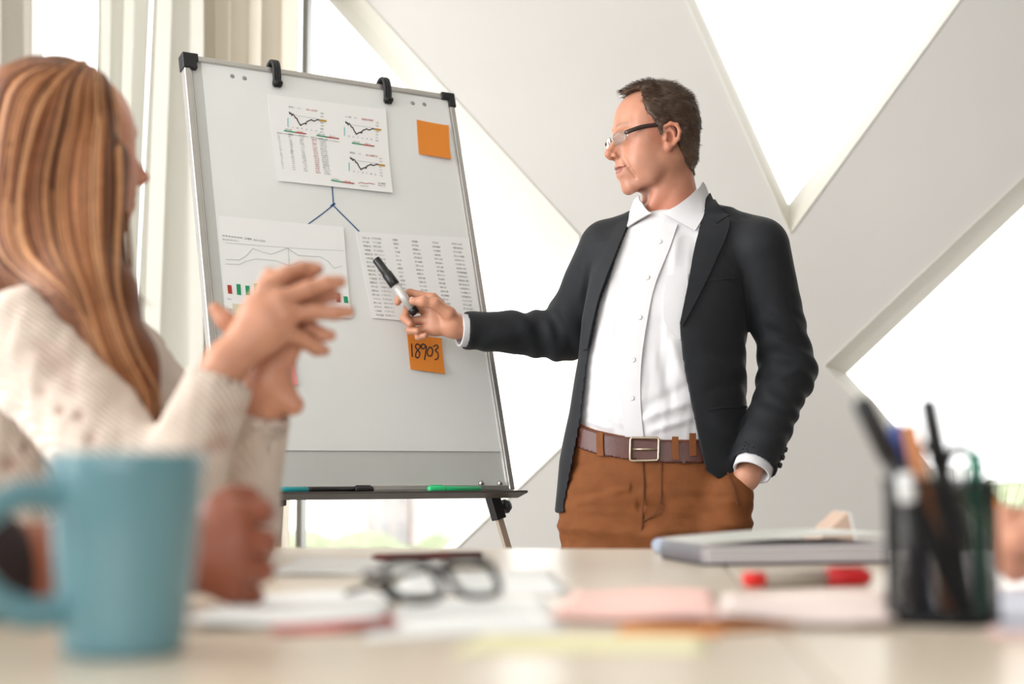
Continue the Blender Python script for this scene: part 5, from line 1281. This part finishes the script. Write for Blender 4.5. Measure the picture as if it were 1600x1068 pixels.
# guide rows: x at crown, at temple level, at jaw, then into the lock
guides = []
for k in range(420):
    u = random.random(); top = (132 + (u - .5) * 50, 99 + 10 * (2 * u - 1) ** 2)
    if u > .40:     # near side and front strands: fall into the lock over the shoulder
        w_ = (u - .40) / .6
        pts = [top, (92 + 78 * w_, 132 + 4 * w_), (70 + 112 * w_, 190 + 10 * w_), (45 + 142 * w_, 290), (60 + 122 * w_, 385), (105 + 78 * w_, 460), (128 + 80 * w_, 540), (158 + 84 * w_, 610), (190 + 52 * w_, 665 + random.uniform(-25, 22))]
    else:           # back strands sweep round and forward under the jaw
        w_ = u / .40
        pts = [top, (30 + 64 * w_, 108 + 24 * w_), (-12 + 75 * w_, 150 + 40 * w_), (-25 + 65 * w_, 300), (-22 + 70 * w_, 385), (30 + 55 * w_, 440 - 10 * w_), (92 + 30 * w_, 470), (136 + 26 * w_, 545), (172 + 26 * w_, 620), (204, 672 + random.uniform(-25, 12))]
    guides.append(pts)
NP = 24; allpx = []
for pts in guides:
    j_ = random.uniform(-4, 4); allpx += [(q.x + j_, q.y) for q in smooth_path([(x, y, 0) for x, y in pts], NP)]
hit, _ = march(massf, [q[0] for q in allpx], [q[1] for q in allpx], 1.2, 2.4, 50); hn = grad(massf, hit)
for gi in range(len(guides)):
    path = []; lift = random.uniform(-.001, .004)
    for k in range(NP):
        i = gi * NP + k; q = Vector(hit[i])
        if q.y > 2.3 or q.y < 1.3:
            if not path: continue
            q = P(*allpx[i], path[-1].y); path.append(q)
        else: path.append(q + Vector(hn[i]) * lift)
    if len(path) > 6: strand(path, random.uniform(.0014, .0042), random.choice(pal), 30, 4)
for k in range(14):   # loose wisps
    x = random.uniform(188, 206); strand([P(x - 6, 330, 1.86), P(x, 400, 1.85), P(x + random.uniform(0, 14), 445, 1.84), P(x + random.uniform(2, 40), 480, 1.84)], .0012, random.choice(pal), 12, 3)
hme = np_mesh('hair', np.concatenate(hv), np.concatenate(hq)); add_tint(hme, np.concatenate(hc)); child(obj('hair', hme, M_whair), wom)

# ------------------------------------------------------------------ arm of a person seated by the mug, and the writing hand
M_dark = mat('dark_sleeve', (40, 26, 26), .85, var=.1)
DF = 1.255
def G(x, y, dz): return P(x, y, DF + dz)
gm = [G(372, 806, .0), G(378, 846, -.006), G(376, 886, -.006), G(366, 920, .0)]
gf = [[G(408, 800, .008), G(414, 802, .030), G(392, 806, .040)], [G(414, 846, .002), G(418, 848, .026), G(394, 850, .038)], [G(410, 890, .002), G(412, 892, .026), G(390, 892, .036)], [G(394, 928, .008), G(398, 930, .026), G(380, 928, .034)]]
gt = [G(345, 800, .012), G(362, 782, .022), G(385, 780, .030), G(402, 786, .034)]
wr = G(300, 868, .012); el = P(-60, 900, 1.15)
gh = hand_field(wr, gm, gf, gt, 1.0, [rc(wr, el, .030, .040)], .0025); lo, hi = bounds([G(250, 770, -.05), G(440, 955, .08), el], .05)
seat2 = root('person', (-.62, .98, 0), 'person with dark sleeve whose clasped hand rests behind the teal mug', 'person')
Vf2, Qf2 = polygonize(lambda p: np.maximum(gh(p), TZ + .0012 - p[:, 2]), lo, hi, .0032)
sh_ = Vector((-.84, 1.31, 1.10))
def seated(par, sh, face, headc, hand_sl, m_top, m_skin, hair_col, tint):
    """rest of a person at the table: torso and sleeves, head with hair, legs"""
    f = Vector((*face, 0)).normalized(); l = Vector((0, 0, 1)).cross(f); sg = 1 if (Vector(sh) - Vector(headc)).dot(l) > 0 else -1
    c0 = Vector((headc[0], headc[1], 0)) - f * .03; nb_ = c0 + Vector((0, 0, sh.z + .06)); sh_b = c0 - l * sg * .19 + Vector((0, 0, sh.z)); yaw = math.atan2(l.y, l.x)
    tor = loft([(sh.z + .05, c0.x, c0.y, .07, .06, yaw), (sh.z + .02, c0.x, c0.y, .15, .085, yaw), (sh.z - .06, c0.x, c0.y, .19, .11, yaw), (sh.z - .3, c0.x, c0.y, .17, .12, yaw), (.45, c0.x, c0.y, .18, .13, yaw)])
    eb = sh_b - l * sg * .04 + f * .02 + Vector((0, 0, -.29)); wb = eb + f * .17 + l * sg * .13 + Vector((0, 0, -.17))
    top = union([tor, (rc(sh, c0 + Vector((0, 0, sh.z)), .07, .07), .04), (rc(sh_b, c0 + Vector((0, 0, sh.z)), .065, .07), .04), (chain([sh_b, eb, wb], [.066, .050, .040], .03), .03)] + [(g, .03) for g in hand_sl], .03)
    lo, hi = bounds([c0 - l * .4 - f * .25 + Vector((0, 0, .44)), c0 + l * .4 + f * .5 + Vector((0, 0, sh.z + .1)), c0 + l * .4 - f * .25, c0 - l * .4 + f * .5, sh, el if par is seat2 else el2], .1); lo[2] = .44
    V, Q = polygonize(lambda p: np.maximum(top(p), -(rc(nb_, nb_ + Vector((0, 0, .1)), .055, .06)(p))), lo, hi, .009); child(obj('sweater', np_mesh('sweater', V, Q), m_top), par)
    Mh = head_M(Vector(headc), face, math.radians(-6)); nl = Mh.inverted() @ nb_; hfn = head_field(tuple(nl), .056, 0.0)
    def hair_g(p): return smax((smin(cran(p), hfn.core(p), .01) - .009 - .002 * crinkle(p, 90, (1, .5, 1))).astype(F32), poly_sd(p[:, 1], p[:, 2], hpoly).astype(F32), .006)
    hv_, hq_ = polygonize(hair_g, (-.105, -.14, -.11), (.105, .125, .16), .0036); me = np_mesh('hair', apply_M(Mh, hv_), hq_); add_tint(me, flat_tint(hv_, hair_col)); child(obj('hair', me, M_hair), par)
    fs = [g for s in (-1, 1) for g in (rc(c0 + l * s * .09 + Vector((0, 0, .50)), c0 + l * s * .10 + f * .40 + Vector((0, 0, .49)), .085, .07), rc(c0 + l * s * .10 + f * .40 + Vector((0, 0, .49)), c0 + l * s * .10 + f * .42 + Vector((0, 0, .07)), .068, .055))]
    lo, hi = bounds([c0 - l * .25 - f * .15, c0 + l * .25 + f * .55 + Vector((0, 0, .62)), c0 + l * .25 - f * .15, c0 - l * .25 + f * .55], .02); V, Q = polygonize(union(fs, .03), lo, hi, .012); child(obj('trousers', np_mesh('trousers', V, Q), M_jean), par)
    ch2 = root('meeting_chair', (c0.x, c0.y, 0), 'pale shell chair under the person ' + ('in the dark sweater' if par is seat2 else 'in the blue sweater'), 'chair')
    bx_ = frame_M(c0, f, l, Vector((0, 0, 1)))
    child(obj('seat', box((-.2, -.22, .385), (.26, .22, .41), bx_, .01), M_chair), ch2); child(obj('backrest', box((-.24, -.22, .50), (-.215, .22, .82), bx_, .01), M_chair), ch2)
    for x in (-.19, .22):
        for y in (-.2, .2): child(obj('leg', tube([bx_ @ Vector((x, y, 0)), bx_ @ Vector((x * .9, y * .9, .39))], .011, 10), M_alu), ch2)
    for y in (-.15, .15): child(obj('back_post', tube([bx_ @ Vector((-.19, y, .4)), bx_ @ Vector((-.228, y, .56))], .01, 8), M_alu), ch2)
    for s in (-1, 1):
        bm = bmesh.new(); bmesh.ops.create_uvsphere(bm, u_segments=20, v_segments=14, radius=.0128); me = bm_mesh(bm, 'eye', True); vv = np.array([v.co[:] for v in me.vertices]); ca = vv[:, 1] / .0128
        col = np.tile(A(lin((232, 226, 220))), (len(vv), 1)); col[ca > .86] = lin((70, 52, 40)); col[ca > .965] = lin((14, 12, 12)); add_tint(me, col); me.transform(Mh @ Matrix.Translation((s * .0315, .0745, .0135))); child(obj('eye', me, M_eye), par)
    lapf = [[wb + f * (.07 + .0) + l * sg * (.01 + .018 * k) + Vector((0, 0, -.02)), wb + f * .10 + l * sg * (.012 + .018 * k) + Vector((0, 0, -.035))] for k in range(4)]
    lap = hand_field(wb, [wb + f * .045 + l * sg * (.0 + .018 * k) for k in range(4)], lapf, [wb + f * .03 + l * sg * .06, wb + f * .06 + l * sg * .07, wb + f * .08 + l * sg * .07])
    lo, hi = bounds([wb - f * .05 - l * .1, wb + f * .15 + l * .1, wb - f * .05 + l * .1, wb + f * .15 - l * .1], .05)
    lh = polygonize(lap, lo, hi, .004)
    cf = union([rc(nb_, c0 + Vector((0, 0, sh.z - .1)), .04, .07), rc(c0 + Vector((0, 0, sh.z - .1)), c0 + Vector((0, 0, .55)), .07, .08), rc(sh, c0 + Vector((0, 0, sh.z - .02)), .045, .045), rc(sh, el if par is seat2 else el2, .045, .036), rc(sh_b, c0 + Vector((0, 0, sh.z - .02)), .045, .045), rc(sh_b, eb, .045, .036), rc(eb, wb, .034, .026)], .03)
    lo, hi = bounds([sh, sh_b, eb, wb, nb_, c0 + Vector((0, 0, .5)), el if par is seat2 else el2], .1); cb_ = polygonize(cf, lo, hi, .012)
    return merge([lh, cb_]), hfn, Mh
def with_head(par, name, Vhand, Qhand, tint, hfn, Mh, nl_low, m_skin, more):
    Vhand, Qhand = merge([(Vhand, Qhand), more])
    V, Q = polygonize(hfn, (-.105, -.125, nl_low), (.105, .15, .14), .0036); a_, b_ = merge([(Vhand, Qhand), (apply_M(Mh, V), Q)])
    me = np_mesh(name, a_, b_); add_tint(me, np.concatenate([flat_tint(Vhand, tint), skin_tint(V, tint, tuple(v * .8 for v in tint))])); child(obj(name, me, m_skin), par)
more_, hfn, Mh = seated(seat2, sh_, (1, -.12), (-.86, 1.12, sh_.z + .215), [rc(el + (wr - el) * .02, el, .046, .052), rc(el, sh_, .052, .07)], M_dark, M_skin, (40, 28, 22), (146, 84, 62))
with_head(seat2, 'body', Vf2, Qf2, (146, 84, 62), hfn, Mh, -.26, M_skin, more_)
DR = 1.42
def R_(x, y, dz): return P(x, y, DR + dz)
qm = [R_(1598, 815, .0), R_(1592, 838, -.006), R_(1592, 860, -.006), R_(1598, 880, .0)]
qf = [[R_(1572, 806, -.004), R_(1572, 832, -.016), R_(1578, 848, -.020)], [R_(1568, 846, -.008), R_(1572, 866, -.018), R_(1580, 872, -.018)], [R_(1570, 870, -.006), R_(1576, 884, -.016), R_(1584, 888, -.016)], [R_(1578, 888, .0), R_(1584, 896, -.010), R_(1592, 898, -.010)]]
qt = [R_(1620, 830, -.026), R_(1604, 838, -.032), R_(1590, 846, -.034), R_(1580, 852, -.030)]
wr2 = R_(1650, 862, .006); el2 = P(1950, 880, 1.55); wh = hand_field(wr2, qm, qf, qt, 1.0, [rc(wr2, el2, .028, .038)]); lo, hi = bounds([R_(1555, 790, -.06), R_(1660, 905, .06), el2], .05)
p3 = root('person', (1.0, 1.6, 0), 'person with light sleeve whose writing hand holds an orange pencil', 'person')
Vf3, Qf3 = polygonize(lambda p: np.maximum(wh(p), TZ + .0016 - p[:, 2]), lo, hi, .0032)
sh2 = Vector((1.13, 1.71, 1.10))
more_, hfn, Mh = seated(p3, sh2, (-1, -.1), (1.20, 1.52, sh2.z + .215), [rc(wr2 + (el2 - wr2) * .35, el2, .042, .052), rc(el2, sh2, .052, .07)], mat('pale_sleeve', (140, 150, 178), .8), M_skin, (60, 44, 34), (208, 150, 124))
with_head(p3, 'body', Vf3, Qf3, (208, 150, 124), hfn, Mh, -.26, M_skin, more_)
pa_, pb_ = P(1553, 778, DR + .02), P(1607, 884, DR - .03); pc = root('pencil', pb_, 'orange pencil held by the writing hand beside the pen cup', 'pencil')
M_pcl = mat('pencil_paint', (232, 140, 50), .4); child(obj('shaft', tube([pa_, pa_ + (pb_ - pa_) * .86], .0042, 6, smooth=False), M_pcl), pc); child(obj('point', tube([pa_ + (pb_ - pa_) * .86, pb_], [.0041, .0004], 6), mat('pencil_wood', (214, 178, 130), .7)), pc)
child(obj('ferrule', tube([pa_ - (pb_ - pa_) * .06, pa_], .0045, 10), M_steel), pc)
